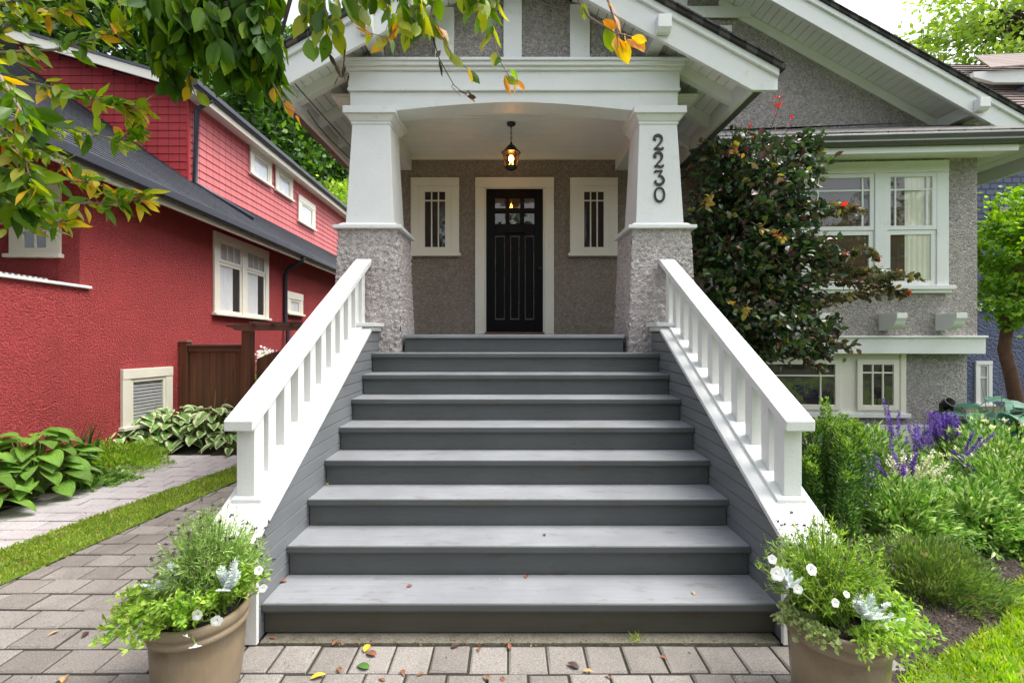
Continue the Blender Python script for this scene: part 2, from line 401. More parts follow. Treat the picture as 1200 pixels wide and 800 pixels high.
def leafhi(Pn, D, size, wr=.45, fold=.2, upbias=.4):
    n = len(Pn); D = D/np.maximum(np.linalg.norm(D, axis=1, keepdims=True), 1e-6)
    rn = rng.normal(size=(n, 3)); rn[:, 2] += upbias*2
    sd = np.cross(D, rn); sd /= np.maximum(np.linalg.norm(sd, axis=1, keepdims=True), 1e-6); nm = np.cross(sd, D)
    size = np.asarray(size).reshape(-1, 1)*np.ones((n, 1)); w = size*wr*rng.uniform(.85, 1.15, (n, 1))*.5
    cur = rng.uniform(-.28, .05, (n, 1)); wav = rng.uniform(-.5, .5, (n, 1)); V = []
    ts = [0, .10, .24, .42, .60, .76, .89, 1.]; ws = [.04, .44, .80, 1.0, .92, .62, .26, .01]
    for t, q in zip(ts, ws):
        c = Pn+D*size*t+nm*size*cur*t*t
        for k in (-1, -.5, 0, .5, 1):
            V.append(c+sd*w*q*k+nm*w*q*(fold*abs(k)+.12*np.sin(9*t+k*3+wav*9)*abs(k)))
    v = np.stack(V, 1).reshape(-1, 3); b = (np.arange(n)*40)[:, None]; qs = []
    for r_ in range(7):
        for k in range(4):
            i = r_*5+k; qs.append(b+np.array([i, i+1, i+6, i+5]))
    return v, np.stack(qs, 1).reshape(-1, 4).tolist()
def rdir(n, bias=(0, 0, 0)):
    d = rng.normal(size=(n, 3))+np.array(bias); return d/np.linalg.norm(d, axis=1, keepdims=True)
def leaves(name, mat, parent, Pn, D, size, wr=.45, fold=.25, upbias=.6, simple=False, **kw):
    v, f = leafverts(np.asarray(Pn, float), np.asarray(D, float), size, wr, fold, upbias, simple)
    mb = MB(); mb.v = v.tolist(); mb.f = f
    return mb.build(name, mat, parent, fix=False, **kw)
def clumps(center, rad, ncl, nper, cr, shell=.55, zmin=None):
    """leaf points gathered in clumps through an ellipsoidal crown"""
    c = np.array(center); rad = np.array(rad)
    u = rdir(ncl); r = shell+(1-shell)*rng.uniform(0, 1, (ncl, 1))**.6
    jit = rng.uniform(.8, 1.12, (ncl, 1))
    cc = c+u*r*rad*jit
    if zmin is not None: cc = cc[cc[:, 2] > zmin]
    pts = np.repeat(cc, nper, 0)
    g = rng.normal(size=pts.shape)*cr; g[:, 2] *= .6
    k = np.repeat(rng.uniform(.6, 1.3, (len(cc), 1)), nper, 0)
    pts = pts+g*k
    d = rdir(len(pts))+.7*(pts-c)/rad
    return cc, pts, d

# ------------------------------------------------------------------ setting: ground
MB().quad((-400, -60, -.03), (400, -60, -.03), (400, 900, -.03), (-400, 900, -.03)).build('ground', M['earth'], kind='structure')
def sheet(name, poly, z, mat): return MB().poly([(x, y, z) for x, y in poly]).build(name, mat, kind='structure')
sheet('paving_joints', [(-4.75, -3), (1.9, -3), (1.9, 2.6), (-1.3, 2.6), (-1.3, 6.35), (-4.75, 6.35)], -.012, M['joint'])
def gl_up(d): return -3.74+.205*(d-3.43)      # grass strip edges
def gl_lo(d): return -3.26+.133*(d-2.99)
def pavers(name, mat, inside, x0, x1, y0, y1, bw, bh, off, seed):
    r = random.Random(seed); mb = MB(); row = 0; y = y1
    while y > y0:
        x = x0-((row % 2)*off*bw)+r.uniform(-.01, .01)
        while x < x1:
            if inside(x+bw/2, y-bh/2):
                g = r.uniform(.004, .0075); c = .010; h = r.uniform(-.004, .003); e = r.uniform(-.0025, .0025)
                a = (x+g, y-bh+g, -.02); 
                o = [(x+g, y-bh+g), (x+bw-g, y-bh+g), (x+bw-g, y-g), (x+g, y-g)]
                i_ = [(x+g+c, y-bh+g+c), (x+bw-g-c, y-bh+g+c), (x+bw-g-c, y-g-c), (x+g+c, y-g-c)]
                i = mb.pts([(p[0], p[1], -.02) for p in o]+[(p[0], p[1], -.006+h) for p in o]+[(p[0], p[1], h+e*(1 if k % 2 else -1)) for k, p in enumerate(i_)])
                for k in range(4):
                    q = (k+1) % 4
                    mb.f.append((i+k, i+q, i+4+q, i+4+k)); mb.f.append((i+4+k, i+4+q, i+8+q, i+8+k))
                mb.f.append((i+8, i+9, i+10, i+11))
            x += bw
        y -= bh; row += 1
    return mb.build(name, mat, kind='structure', fix=False)

pavers('path', M['paver'], lambda x, y: x > gl_lo(y)-.2 and (x < -1.62), -3.6, -1.5, -.6, 6.3, .25, .17, .5, 3)
pavers('front_path', M['paver'], lambda x, y: x > -1.62, -1.74, 1.72, -.6, 2.418, .192, .2, .5, 5)
pavers('driveway', M['paverl'], lambda x, y: x < gl_up(y)+.16 and x > -4.7, -4.75, -3, -.6, 6.18, .27, .18, .5, 4)
MB().box(-1.30, 1.40, 2.425, 2.6, -.02, .004).build('stair_footing', M['footing'], kind='structure')
sheet('grass_strip_soil', [(gl_up(-1)-.02, -1), (gl_lo(-1)+.02, -1), (gl_lo(6.2)+.02, 6.2), (gl_up(6.2)-.02, 6.2)], .009, M['turf'])
sheet('garden_soil', [(-5.0, -1), (-4.62, -1), (-4.6, 6.2), (-3.2, 6.2), (-2.0, 6.6), (-2.0, 7.6), (-5.0, 7.6)], -.004, M['soil'])
EDGE = [(1.76, 2.24), (2.01, 2.38), (2.46, 2.55), (2.80, 2.74), (3.01, 2.94), (3.30, 3.15), (3.88, 3.53), (5.2, 4.0), (9.0, 4.6)]
sheet('flower_bed_soil', [(1.66, 2.0)]+[(x+.13, y-.13) for x, y in EDGE]+[(9.0, 9.0), (1.66, 9.0)], -.002, M['soil'])
sheet('lawn', [(1.76, -3), (12, -3), (12, 4.2)]+[(x+.10, y-.10) for x, y in reversed(EDGE)], .004, M['turf'])
def edge_y(x):
    for (a, b), (c, d) in zip(EDGE, EDGE[1:]):
        if a <= x <= c: return b+(d-b)*(x-a)/(c-a)
    return 4.6
mu = MB()
for k in range(5200):
    x = rng.uniform(1.7, 4.6); y = edge_y(max(1.77, x))+rng.uniform(-.10, .9)
    z = .0; r_ = rng.uniform(.004, .014); a = rng.uniform(0, 6.28)
    i = mu.pts([(x+r_*math.cos(a+t), y+r_*math.sin(a+t)*.7, z) for t in (0, 1.6, 3.1, 4.7)]+[(x+.3*r_, y, z+r_*rng.uniform(.5, 1.)), (x-.3*r_, y, z+r_*rng.uniform(.4, .9))])
    mu.f += [(i, i+1, i+4), (i+1, i+2, i+5, i+4), (i+2, i+3, i+5), (i+3, i, i+4, i+5)]
M['mulch'] = leafmat('bark_mulch', [(0., (.03, .022, .018)), (.6, (.075, .052, .04)), (.92, (.14, .10, .075)), (1., (.30, .24, .18))], 0., .9)
mu.build('mulch', M['mulch'], kind='stuff', fix=False)
# grass blades
M['grass'] = leafmat('lawn_grass_blade', [(0., (.17, .31, .02)), (.55, (.27, .44, .03)), (.88, (.38, .50, .06)), (1., (.44, .42, .14))], .35, .5)
M['grass2'] = leafmat('strip_grass_blade', [(0., (.13, .24, .02)), (.55, (.24, .37, .03)), (.82, (.36, .42, .06)), (1., (.46, .38, .18))], .35, .5)
def blades(name, mat, pts, h, w=.0045):
    n = len(pts); p = np.zeros((n, 3)); p[:, :2] = pts; p[:, 2] = .0
    d = rdir(n, (0, 0, 1.6)); d[:, 2] = np.abs(d[:, 2])
    hh = h*rng.uniform(.5, 1.3, n)
    v, f = leafverts(p, d, hh, float(w/np.mean(h)*1.6), .2, 0, True)
    mb = MB(); mb.v = v.tolist(); mb.f = f
    return mb.build(name, mat, kind='stuff', fix=False)
pts = []
while len(pts) < 74000:
    x = rng.uniform(1.78, 6.2); y = 1.6+rng.uniform(0, 1)**1.3*2.6
    if x/y > 1.95: continue
    if y < edge_y(x)-.10+.05*noise.noise((x*5, y*5, 0)): pts.append((x, y))
pts = np.array(pts); tuft = np.array([noise.noise((p[0]*2.3, p[1]*2.3, 7)) for p in pts])
blades('lawn_grass', M['grass'], pts, .026+.022*np.clip(tuft+.5, 0, 1), .0055)
cl = []; 
for k in range(60):
    x = rng.uniform(1.9, 4.0); y = rng.uniform(1.8, 3.0)
    if y < edge_y(x)-.15: cl += [(x+rng.normal()*.03, y+rng.normal()*.03, .012) for j in range(16)]
M['clover'] = leafmat('clover_leaf', [(0., (.10, .24, .04)), (1., (.22, .42, .09))], .3)
leaves('lawn_clover', M['clover'], None, np.array(cl), rdir(len(cl), (0, 0, .3)), .022, .8, simple=True, kind='stuff')
pts = []
while len(pts) < 30000:
    y = 2.2+rng.uniform(0, 1)**1.4*4.0; t = rng.uniform(-.06, 1.04)
    if rng.uniform() < .35+.65*noise.noise((y*2.1, t*2, 3))+.5: pts.append((gl_up(y)+(gl_lo(y)-gl_up(y))*t, y))
blades('strip_grass', M['grass2'], np.array(pts), .035, .0055)

# ------------------------------------------------------------------ grey house
XC = .045
house = thing('house', (XC, 6.75, 0), 'grey stucco craftsman house with white trim, porch gable and black front door', 'house')
def H_(name, mb, mat, bevel=.004, **kw): return mb.build(name, M[mat], house, bevel, **kw)
H_('front_wall', MB().box(-2.0, 2.72, 6.75, 6.95, 0, 4.35), 'stoned', 0)
def L1(x): return 3.97+.548*(2.313-abs(x-XC))        # porch bargeboard lower edge
def T1(x): return L1(x)+.325
def L2(x): return 4.30+.56*(6.527-x)                  # main bargeboard lower edge
RX = 2.45                                             # main ridge x
H_('gable_wall', MB().prism([(-2.0, 4.36), (6.19, 4.36), (6.19, 4.66), (RX, L2(RX)+.16), (-2.0, L2(RX)+.16-.56*(RX+2.0))], 6.752, 6.95), 'stone', 0)
H_('side_wall', MB().box(-2.0, -1.8, 6.96, 16, 0, 4.2), 'stone', 0); H_('side_wall', MB().box(6.0, 6.19, 6.96, 16, 0, 4.6), 'stone', 0)
# porch base, floor
H_('porch_base', MB().box(-1.72, -1.52, 5.3, 6.74, 0, 1.55), 'stone', 0); H_('porch_base', MB().box(1.62, 1.82, 5.3, 6.74, 0, 1.55), 'stone', 0)
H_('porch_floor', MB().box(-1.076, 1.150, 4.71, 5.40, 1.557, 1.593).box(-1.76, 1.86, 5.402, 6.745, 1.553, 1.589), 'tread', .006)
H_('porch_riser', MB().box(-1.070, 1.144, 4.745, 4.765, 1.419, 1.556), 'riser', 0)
# stucco pillars with real relief
def rough_pillar(cx):
    bm = bmesh.new(); n = 44; m = 170; zt = 2.665
    cy = 5.045
    def side(k):
        vs = []
        for j in range(m+1):
            z = zt*j/m; t = max(0, (z-1.3)/(zt-1.3)); hw = .352-.052*t
            row = []
            for i in range(n+1):
                u = -1+2*i/n
                p = {0: (cx+u*hw, cy-hw+.045, z), 1: (cx+hw, cy+u*hw, z), 2: (cx-u*hw, cy+hw, z), 3: (cx-hw, cy-u*hw, z)}[k]
                nx = {0: (0, -1, 0), 1: (1, 0, 0), 2: (0, 1, 0), 3: (-1, 0, 0)}[k]
                if k == 0: p = (p[0], cy-hw, z)
                d = noise.noise((p[0]*26, p[1]*26, p[2]*40))*.016+noise.noise((p[0]*48, p[1]*48, p[2]*80))*.011
                row.append(bm.verts.new((p[0]+nx[0]*d, p[1]+nx[1]*d, p[2])))
            vs.append(row)
        for j in range(m):
            for i in range(n): bm.faces.new((vs[j][i], vs[j][i+1], vs[j+1][i+1], vs[j+1][i]))
    for k in range(4): side(k)
    bmesh.ops.remove_doubles(bm, verts=bm.verts, dist=.006)
    mb = MB(); bm.verts.index_update()
    mb.v = [tuple(v.co) for v in bm.verts]; mb.f = [tuple(v.index for v in f.verts) for f in bm.faces]
    bm.free(); return mb
for cx, nm in ((-1.445, 'L'), (1.535, 'R')):
    H_('pillar_base', rough_pillar(cx), 'stonef', 0, smooth=True)
    cy = 5.045
    H_('pillar_plinth', MB().frust((cx, cy), 2.665, .345, .345, 2.70, .345, .345).frust((cx, cy), 2.701, .315, .315, 2.735, .27, .27), 'white', .004)
    sh = H_('pillar_shaft', MB().frust((cx, cy), 2.736, .245, .245, 3.79, .195, .195), 'white', .006)
    cap = MB()
    for z0, z1, a, b in ((3.77, 3.80, .205, .205), (3.80, 3.86, .21, .25), (3.86, 3.935, .27, .27)): cap.frust((cx, cy), z0, a, a, z1-.001, b, b)
    H_('pillar_capital', cap, 'white', .004)
    if nm == 'R': shaftR = sh
# house numerals on the right shaft
def stroke(mb, pts, ws, y, th):
    pts = [Vector((p[0], 0, p[1])) for p in pts]; n = len(pts); l = []; r = []
    for k in range(n):
        t = (pts[min(k+1, n-1)]-pts[max(k-1, 0)]).normalized(); nn = Vector((-t.z, 0, t.x))
        l.append(pts[k]+nn*ws[k]/2); r.append(pts[k]-nn*ws[k]/2)
    i = mb.pts([(p.x, y(p.z), p.z) for p in l]+[(p.x, y(p.z), p.z) for p in r]+[(p.x, y(p.z)-th, p.z) for p in l]+[(p.x, y(p.z)-th, p.z) for p in r])
    for k in range(n-1):
        mb.f += [(i+2*n+k, i+2*n+k+1, i+3*n+k+1, i+3*n+k), (i+k, i+k+1, i+2*n+k+1, i+2*n+k), (i+n+k, i+n+k+1, i+3*n+k+1, i+3*n+k)]
    mb.f += [(i, i+n, i+3*n, i+2*n), (i+n-1, i+2*n-1, i+4*n-1, i+3*n-1)]
def smooth_path(p, k=6):
    out = []
    for a in range(len(p)-1):
        p0, p1, p2, p3 = p[max(a-1, 0)], p[a], p[a+1], p[min(a+2, len(p)-1)]
        for t in np.linspace(0, 1, k, endpoint=False):
            out.append(tuple(.5*((2*p1[i])+(-p0[i]+p2[i])*t+(2*p0[i]-5*p1[i]+4*p2[i]-p3[i])*t*t+(-p0[i]+3*p1[i]-3*p2[i]+p3[i])*t**3) for i in (0, 1)))
    return out+[p[-1]]
def shaft_y(z): return 5.045-(.245-.05*(z-2.736)/(3.79-2.736))-.002
def num_pt(zx, zy): return (PX(735+zx/4.71, 4.83), PZ(120+zy/4.71, 4.83))
def numeral(paths, nm):
    mb = MB()
    for pp, w in paths:
        q = smooth_path([num_pt(*p) for p in pp]); n = len(q)
        ws = [w[0]+(w[1]-w[0])*math.sin(math.pi*k/(n-1)) if len(w) == 2 else w[0] for k in range(n)]
        stroke(mb, q, ws, shaft_y, .012)
    o = mb.build(nm, M['metal'], shaftR)
u = 1/540
two = lambda dy: [([(161, 203+dy), (153, 207+dy), (149, 198+dy), (155, 186+dy), (170, 180+dy), (184, 185+dy), (191, 200+dy), (186, 219+dy), (168, 240+dy), (151, 259+dy)], (.014, .026)),
                  ([(149, 258+dy), (165, 256+dy), (180, 259+dy), (193, 258+dy), (197, 248+dy)], (.02, .024))]
numeral(two(0), 'house_numeral'); numeral(two(98), 'house_numeral')
numeral([([(152, 392), (153, 382), (170, 382), (192, 379)], (.016, .018)), ([(191, 381), (181, 396), (170, 409)], (.012, .014)), ([(169, 409), (186, 411), (198, 428), (194, 447), (176, 457), (158, 452), (151, 440), (159, 436)], (.014, .026))], 'house_numeral')
numeral([([(175, 474), (193, 484), (200, 512), (193, 541), (175, 551), (156, 541), (149, 512), (156, 484), (175, 474)], (.014, .022))], 'house_numeral')
# porch beam
bx0, bx1 = -1.66, 1.735
arch = [(bx0, 4.106), (bx1, 4.106), (bx1, 3.936), (1.28, 3.936)]+[(1.28-2.47*t/14, 3.91+.09*(1-abs(2*t/14-1)**1.6)) for t in range(0, 15)]+[(-1.19, 3.936), (bx0, 3.936)]
H_('porch_beam', MB().prism(arch, 4.845, 5.10), 'white', .003)
H_('beam_fascia', MB().box(bx0-.02, bx1+.02, 4.815, 5.09, 4.107, 4.135).box(bx0-.015, bx1+.015, 4.828, 5.09, 4.136, 4.31), 'white', .003)
H_('beam_cornice', MB().box(bx0-.03, bx1+.03, 4.80, 5.09, 4.311, 4.345).box(bx0-.05, bx1+.05, 4.775, 5.09, 4.346, 4.385).box(bx0-.07, bx1+.07, 4.755, 5.09, 4.386, 4.415), 'white', .004)
# porch ceiling boards running across
cb = MB(); y = 5.09
while y < 6.72:
    cb.box(-1.9, 2.0, y+.002, y+.078, 4.165, 4.18); y += .084
H_('porch_ceiling', cb, 'ceil', .003)
H_('ceiling_deck', MB().box(-1.95, 2.05, 5.09, 6.74, 4.184, 4.21), 'ceil', 0)
H_('ceiling_trim', MB().box(-1.42, 1.52, 6.70, 6.748, 4.10, 4.163), 'trimcream', .004)
H_('porch_side_beam', MB().box(-1.66, -1.42, 5.10, 6.74, 3.95, 4.165), 'white', .004)
H_('porch_side_beam', MB().box(1.51, 1.735, 5.10, 6.74, 3.95, 4.165), 'white', .004)
# porch gable
H_('porch_gable_wall', MB().prism([(XC-1.75, 4.415), (XC+1.75, 4.415), (XC+1.2, L1(XC+1.2)+.16), (XC, L1(XC)+.16), (XC-1.2, L1(XC-1.2)+.16)], 4.90, 5.0), 'stone', 0)
for x0, x1 in ((510, 532), (590, 611.5), (668, 691)):
    a, b = PX(x0, 4.87), PX(x1, 4.87)
    H_('gable_batten', MB().box(a, b, 4.862, 4.898, 4.416, L1((a+b)/2)+.16), 'white', .003)
def barge(sgn, xm, Lf, y0, y1, tip, name, top=.325, trim=.07):
    c = xm
    X = lambda x: c+sgn*x
    out = tip+.245
    lo = [(X(0), Lf(X(0))), (X(tip), Lf(X(tip))), (X(out), Lf(X(tip))), (X(out), Lf(X(out))+top-trim), (X(0), Lf(X(0))+top-trim)]
    H_(name, MB().prism(lo, y0, y1), 'white', .004)
    tr = [(X(0), Lf(X(0))+top-trim+.002), (X(out), Lf(X(out))+top-trim+.002), (X(out), Lf(X(out))+top), (X(0), Lf(X(0))+top)]
    H_('rake_moulding', MB().prism(tr, y0-.03, y1), 'white', .004)
for s in (1, -1): barge(s, XC, L1, 4.55, 4.59, 2.313, 'bargeboard')
def soffit(xa, xb, Lf, y0, y1, name, mat, step=.09, dz=.165):
    mb = MB(); n = round(abs(xb-xa)/step); step = abs(xb-xa)/n; sg = 1 if xb > xa else -1
    for k in range(n):
        a = xa+sg*step*k; b = a+sg*(step-.006)
        mb.hexa([(a, y0, Lf(a)+dz), (b, y0, Lf(b)+dz), (b, y1, Lf(b)+dz), (a, y1, Lf(a)+dz)],
                [(a, y0, Lf(a)+dz+.015), (b, y0, Lf(b)+dz+.015), (b, y1, Lf(b)+dz+.015), (a, y1, Lf(a)+dz+.015)])
    return H_(name, mb, mat, .003)
def rafter(xa, xb, Lf, y0, y1, za, zb, name='rafter', mat='soffitw'):
    return H_(name, MB().hexa([(xa, y0, Lf(xa)+za), (xb, y0, Lf(xb)+za), (xb, y1, Lf(xb)+za), (xa, y1, Lf(xa)+za)],
                              [(xa, y0, Lf(xa)+zb), (xb, y0, Lf(xb)+zb), (xb, y1, Lf(xb)+zb), (xa, y1, Lf(xa)+zb)]), mat, .003)
for s in (1, -1):
    X = lambda x: XC+s*x
    soffit(X(.6), X(2.29), L1, 4.592, 6.74, 'soffit', 'soffitw')
    for yr in (4.92, 5.46, 6.08): rafter(X(1.72), X(2.29), L1, yr, yr+.09, .05, .163)
    H_('eave_fascia', MB().box(*sorted((X(2.292), X(2.335))), 4.592, 6.74, 3.96, 4.17), 'white', .004)
    H_('outlooker', MB().box(*sorted((X(1.37), X(1.50))), 4.592, 4.899, 4.50, 4.64), 'white', .004)
    H_('outlooker_end', MB().prism([(4.47, 4.54), (4.50, 4.50), (4.548, 4.50), (4.548, 4.66), (4.47, 4.66)], *sorted((X(1.37), X(1.50))), axis='x'), 'white', .004)
    # roof slab with dark shingle edge
    a, b = X(0), X(2.60)
    H_('porch_roof', MB().hexa([(a, 4.49, T1(a)+.004), (b, 4.49, T1(b)+.004), (b, 7.2, T1(b)+.004), (a, 7.2, T1(a)+.004)],
                               [(a, 4.49, T1(a)+.045), (b, 4.49, T1(b)+.045), (b, 7.2, T1(b)+.045), (a, 7.2, T1(a)+.045)]), 'roofd', 0)
    H_('roof_gutter', MB().box(*sorted((X(2.336), X(2.44))), 4.60, 6.74, 3.98, 4.10), 'gutterg', .01)
# ragged shingle tabs along the right-hand rake
for s in (1, -1):
    mb = MB(); x = .1
    while x < 2.55:
        w = random.uniform(.10, .16); a = XC+s*x; b = XC+s*(x+w); z = T1(b)+.046
        mb.hexa([(a, 4.475, T1(a)+.046), (b, 4.475, z), (b, 4.62, z), (a, 4.62, T1(a)+.046)], [(a, 4.475, T1(a)+.06), (b, 4.475, z+.014+random.uniform(0, .008)), (b, 4.62, z+.014), (a, 4.62, T1(a)+.06)])
        x += w+.006
    H_('shingle_edge', mb, 'roofd', 0)
# main gable
def L2a(x): return L2(x) if x >= RX else L2(2*RX-x)
barge(1, RX, L2a, 6.20, 6.24, 7.24-RX, 'bargeboard', .32, .075)
soffit(3.0, 7.23, L2, 6.242, 6.75, 'soffit', 'soffitw', .10)
soffit(6.25, 7.23, L2, 6.752, 15.5, 'soffit', 'soffitw', .10)
H_('eave_fascia', MB().box(7.235, 7.28, 6.242, 15.5, 3.89, 4.08), 'white', .004)
for yr in (7.4, 8.6, 9.8): rafter(6.2, 7.22, L2, yr, yr+.1, .04, .163)
H_('roof_gutter', MB().box(7.282, 7.40, 6.25, 15.5, 3.95, 4.07), 'gutterg', .01)
xo = (PX(1095, 6.75)+.02, PX(1095, 6.75)+.16)
H_('outlooker', MB().box(xo[0], xo[1], 6.242, 6.751, 4.52, 4.68), 'soffitw', .004)
H_('outlooker_end', MB().prism([(6.11, 4.57), (6.15, 4.53), (6.198, 4.53), (6.198, 4.69), (6.11, 4.69)], xo[0], xo[1], axis='x'), 'white', .004)
H_('gable_frieze', MB().prism([(3.0, L2(3.0)+.02), (6.19, L2(6.19)+.02), (6.19, L2(6.19)+.16), (3.0, L2(3.0)+.16)], 6.725, 6.75), 'soffitw', .003)
H_('gable_tie', MB().box(1.6, 3.45, 6.70, 6.724, 6.13, 6.29).box(2.34, 2.54, 6.70, 6.724, 6.292, 6.6), 'white', .003)
for s in (1, -1):
    a, b = RX, RX+s*(7.49-RX if s > 0 else 4.4)
    z = lambda x: L2a(x)+.32
    H_('main_roof', MB().hexa([(a, 6.15, z(a)+.004), (b, 6.15, z(b)+.004), (b, 16, z(b)+.004), (a, 16, z(a)+.004)],
                              [(a, 6.15, z(a)+.05), (b, 6.15, z(b)+.05), (b, 16, z(b)+.05), (a, 16, z(a)+.05)]), 'roofd', 0)
mb = MB(); x = .1
while x < 4.95:
    w = random.uniform(.12, .17); a = RX+x; b = a+w; z = lambda x: L2a(x)+.371
    mb.hexa([(a, 6.135, z(a)), (b, 6.135, z(b)), (b, 6.3, z(b)), (a, 6.3, z(a))], [(a, 6.135, z(a)+.014), (b, 6.135, z(b)+.014+random.uniform(0, .01)), (b, 6.3, z(b)+.014), (a, 6.3, z(a)+.014)]); x += w+.006
H_('shingle_edge', mb, 'roofd', 0)

# ------------------------------------------------------------------ windows (local frame: u along wall, w outwards, v up)
def frame_xf(o, ux, n):
    o = Vector(o); ux = Vector(ux); n = Vector(n)
    return lambda p: o+ux*p[0]+n*p[1]+Vector((0, 0, p[2]))
def sash(xf, u0, u1, v0, v1, w, cols, rows, bar=.022, rail=.05, front=.03):
    """cols/rows: fractional bar positions"""
    mb = MB(xf); d = w+front
    mb.box(u0, u0+rail, w, d, v0, v1).box(u1-rail, u1, w, d, v0, v1).box(u0+rail, u1-rail, w, d, v0, v0+rail).box(u0+rail, u1-rail, w, d, v1-rail, v1)
    a0, a1, b0, b1 = u0+rail, u1-rail, v0+rail, v1-rail
    for c, (f0, f1) in cols:
        x = a0+(a1-a0)*c; mb.box(x-bar/2, x+bar/2, w+.004, d-.004, b0+(b1-b0)*f0, b0+(b1-b0)*f1)
    for r in rows:
        z = b0+(b1-b0)*r; mb.box(a0, a1, w+.005, d-.005, z-bar/2, z+bar/2)
    return mb, (a0, a1, b0, b1)
def trim(xf, u0, u1, v0, v1, t, w=.035, sill=True, head=None):
    mb = MB(xf); h = head or t
    mb.box(u0, u0+t, .002, w, v0, v1-h).box(u1-t, u1, .002, w, v0, v1-h).box(u0-.0, u1+.0, .002, w+.006, v1-h+.001, v1)
    if sill: mb.box(u0-.03, u1+.03, .002, w+.045, v0-.045, v0-.001)
    return mb
def pane(xf, a0, a1, b0, b1, w): return MB(xf).quad((a0, w, b0), (a1, w, b0), (a1, w, b1), (a0, w, b1))
def curtain(xf, u0, u1, v0, v1, w, amp=.008, k=60, n=60):
    mb = MB(xf); 
    for i in range(n):
        a = u0+(u1-u0)*i/n; b = u0+(u1-u0)*(i+1)/n
        wa = w+amp*math.sin(a*k+2*math.sin(a*11)); wb = w+amp*math.sin(b*k+2*math.sin(b*11))
        mb.quad((a, wa, v0), (b, wb, v0), (b, wb, v1), (a, wa, v1))
    return mb

# porch side windows
def porch_window(x0, x1):
    xf = frame_xf((x0, 6.75, 2.755), (1, 0, 0), (0, -1, 0)); w, h = x1-x0, 1.085
    fr = trim(xf, 0, w, 0, h, .115, .035).build('window_frame', M['trimcream'], house, .003)
    mb, (a0, a1, b0, b1) = sash(xf, .116, w-.116, .002, h-.116, .006, [(1/3, (0, 1)), (2/3, (0, 1))], [.84], .018, .085, .028)
    sa = mb.build('sash', M['trimcream'], fr, .002)
    MB(xf).box(a0-.01, a1+.01, .0015, .005, b0-.01, b1+.01).build('dark_room', M['room'], fr)
    pane(xf, a0, a1, b0, b1, .016).build('pane', M['glass'], fr)
porch_window(-1.43, -.735); porch_window(.86, 1.545)
# front door
xf = frame_xf((-.345, 6.75, 1.592), (1, 0, 0), (0, -1, 0)); dw, dh = .813, 2.085
frm = MB(xf).box(-.16, -.022, .002, .04, 0, dh+.02).box(dw+.022, dw+.16, .002, .04, 0, dh+.02).box(-.16, dw+.16, .002, .045, dh+.021, dh+.165).box(-.02, -.002, .002, .03, .0, dh+.018).box(dw+.002, dw+.02, .002, .03, .0, dh+.018).box(-.02, dw+.02, .002, .03, dh+.003, dh+.02)
frm.build('door_frame', M['trimcream'], house, .004)
dmb = MB(xf); Wd = .012
pu = [.125, .275, .335, .485, .545, .69]       # pane edges
pv = [1.585, 1.735, 1.81, 1.955]
dmb.box(0, .125, .004, .03, .03, dh).box(.69, dw, .004, .03, .03, dh)
dmb.box(.126, .689, .004, .03, 1.957, dh).box(.126, .689, .004, .03, 1.736, 1.809).box(.126, .689, .004, .03, 1.42, 1.584).box(.126, .689, .004, .03, .03, .21)
for a, b in ((.276, .334), (.486, .544)): dmb.box(a, b, .004, .03, 1.585, 1.735).box(a, b, .004, .03, 1.81, 1.956).box(a-.01, b+.01, .004, .03, .211, 1.419)
door = dmb.build('front_door', M['black'], house, .006)
for a, b in ((.126, .266), (.345, .475), (.555, .689)):
    MB(xf).box(a+.012, b-.012, .004, .018, .23, 1.40).build('door_panel', M['black'], door, .008)
for k in range(3):
    for j in range(2):
        MB(xf).box(pu[2*k], pu[2*k+1], .004, .008, pv[2*j], pv[2*j+1]).build('door_pane_backing', M['roomb'] if j else M['room'], door)
        pane(xf, pu[2*k]+.001, pu[2*k+1]-.001, pv[2*j], pv[2*j+1], .014).build('door_pane', M['glass'], door)
MB(xf).box(.26, .56, .03, .055, 1.45, 1.50).build('letter_slot', M['black'], door, .006)
kb = MB(); kb.lathe([(.0, 0), (.02, .004), (.03, .018), (.026, .034), (.012, .042), (.0, .044)], (0, 0, 0), 16)
kb.v = [(.42+p[0], 6.705-p[2], 2.53+p[1]) for p in kb.v]; kb.build('door_knob', M['metal'], door, smooth=True)
MB(xf).box(-.02, dw+.02, .002, .09, .001, .03).build('door_threshold', M['sill'], house, .005)
MB(xf).box(.885, .925, .04, .055, 1.235, 1.31).build('doorbell', M['trimcream'], house, .004)

# right bay (its face is turned a few degrees)
def bayxf(p): return (p[0], p[1]-.06*(p[0]-4.5), p[2])
def B_(name, mb, mat, bevel=.004, **kw): return mb.build(name, M[mat], house, bevel, **kw)
B_('bay_wall', MB(bayxf).box(2.72, 6.19, 6.30, 6.76, 1.34, 3.97), 'stone', 0)
B_('basement_wall', MB(bayxf).box(2.72, 6.17, 6.42, 6.76, 0, 1.338), 'stone', 0)
B_('foundation_band', MB(bayxf).box(2.72, 6.18, 6.39, 6.418, 0, .36), 'soffitw', .004)
B_('belt_board', MB(bayxf).box(2.72, 6.24, 6.24, 6.299, 1.335, 1.545).box(2.72, 6.25, 6.215, 6.299, 1.546, 1.575), 'white', .004)
B_('frieze_board', MB(bayxf).box(2.72, 6.30, 5.90, 5.93, 3.87, 3.95), 'white', .003)
B_('bay_soffit', MB(bayxf).box(2.72, 6.36, 5.931, 6.299, 3.93, 3.96), 'soffitw', .003)
gut = [(5.93, 3.95), (5.83, 3.955), (5.80, 3.985), (5.81, 4.01), (5.79, 4.06), (5.80, 4.085), (5.93, 4.08)]
B_('pent_gutter', MB(bayxf).prism(gut, 2.40, 6.39, axis='x'), 'gutterg', .004)
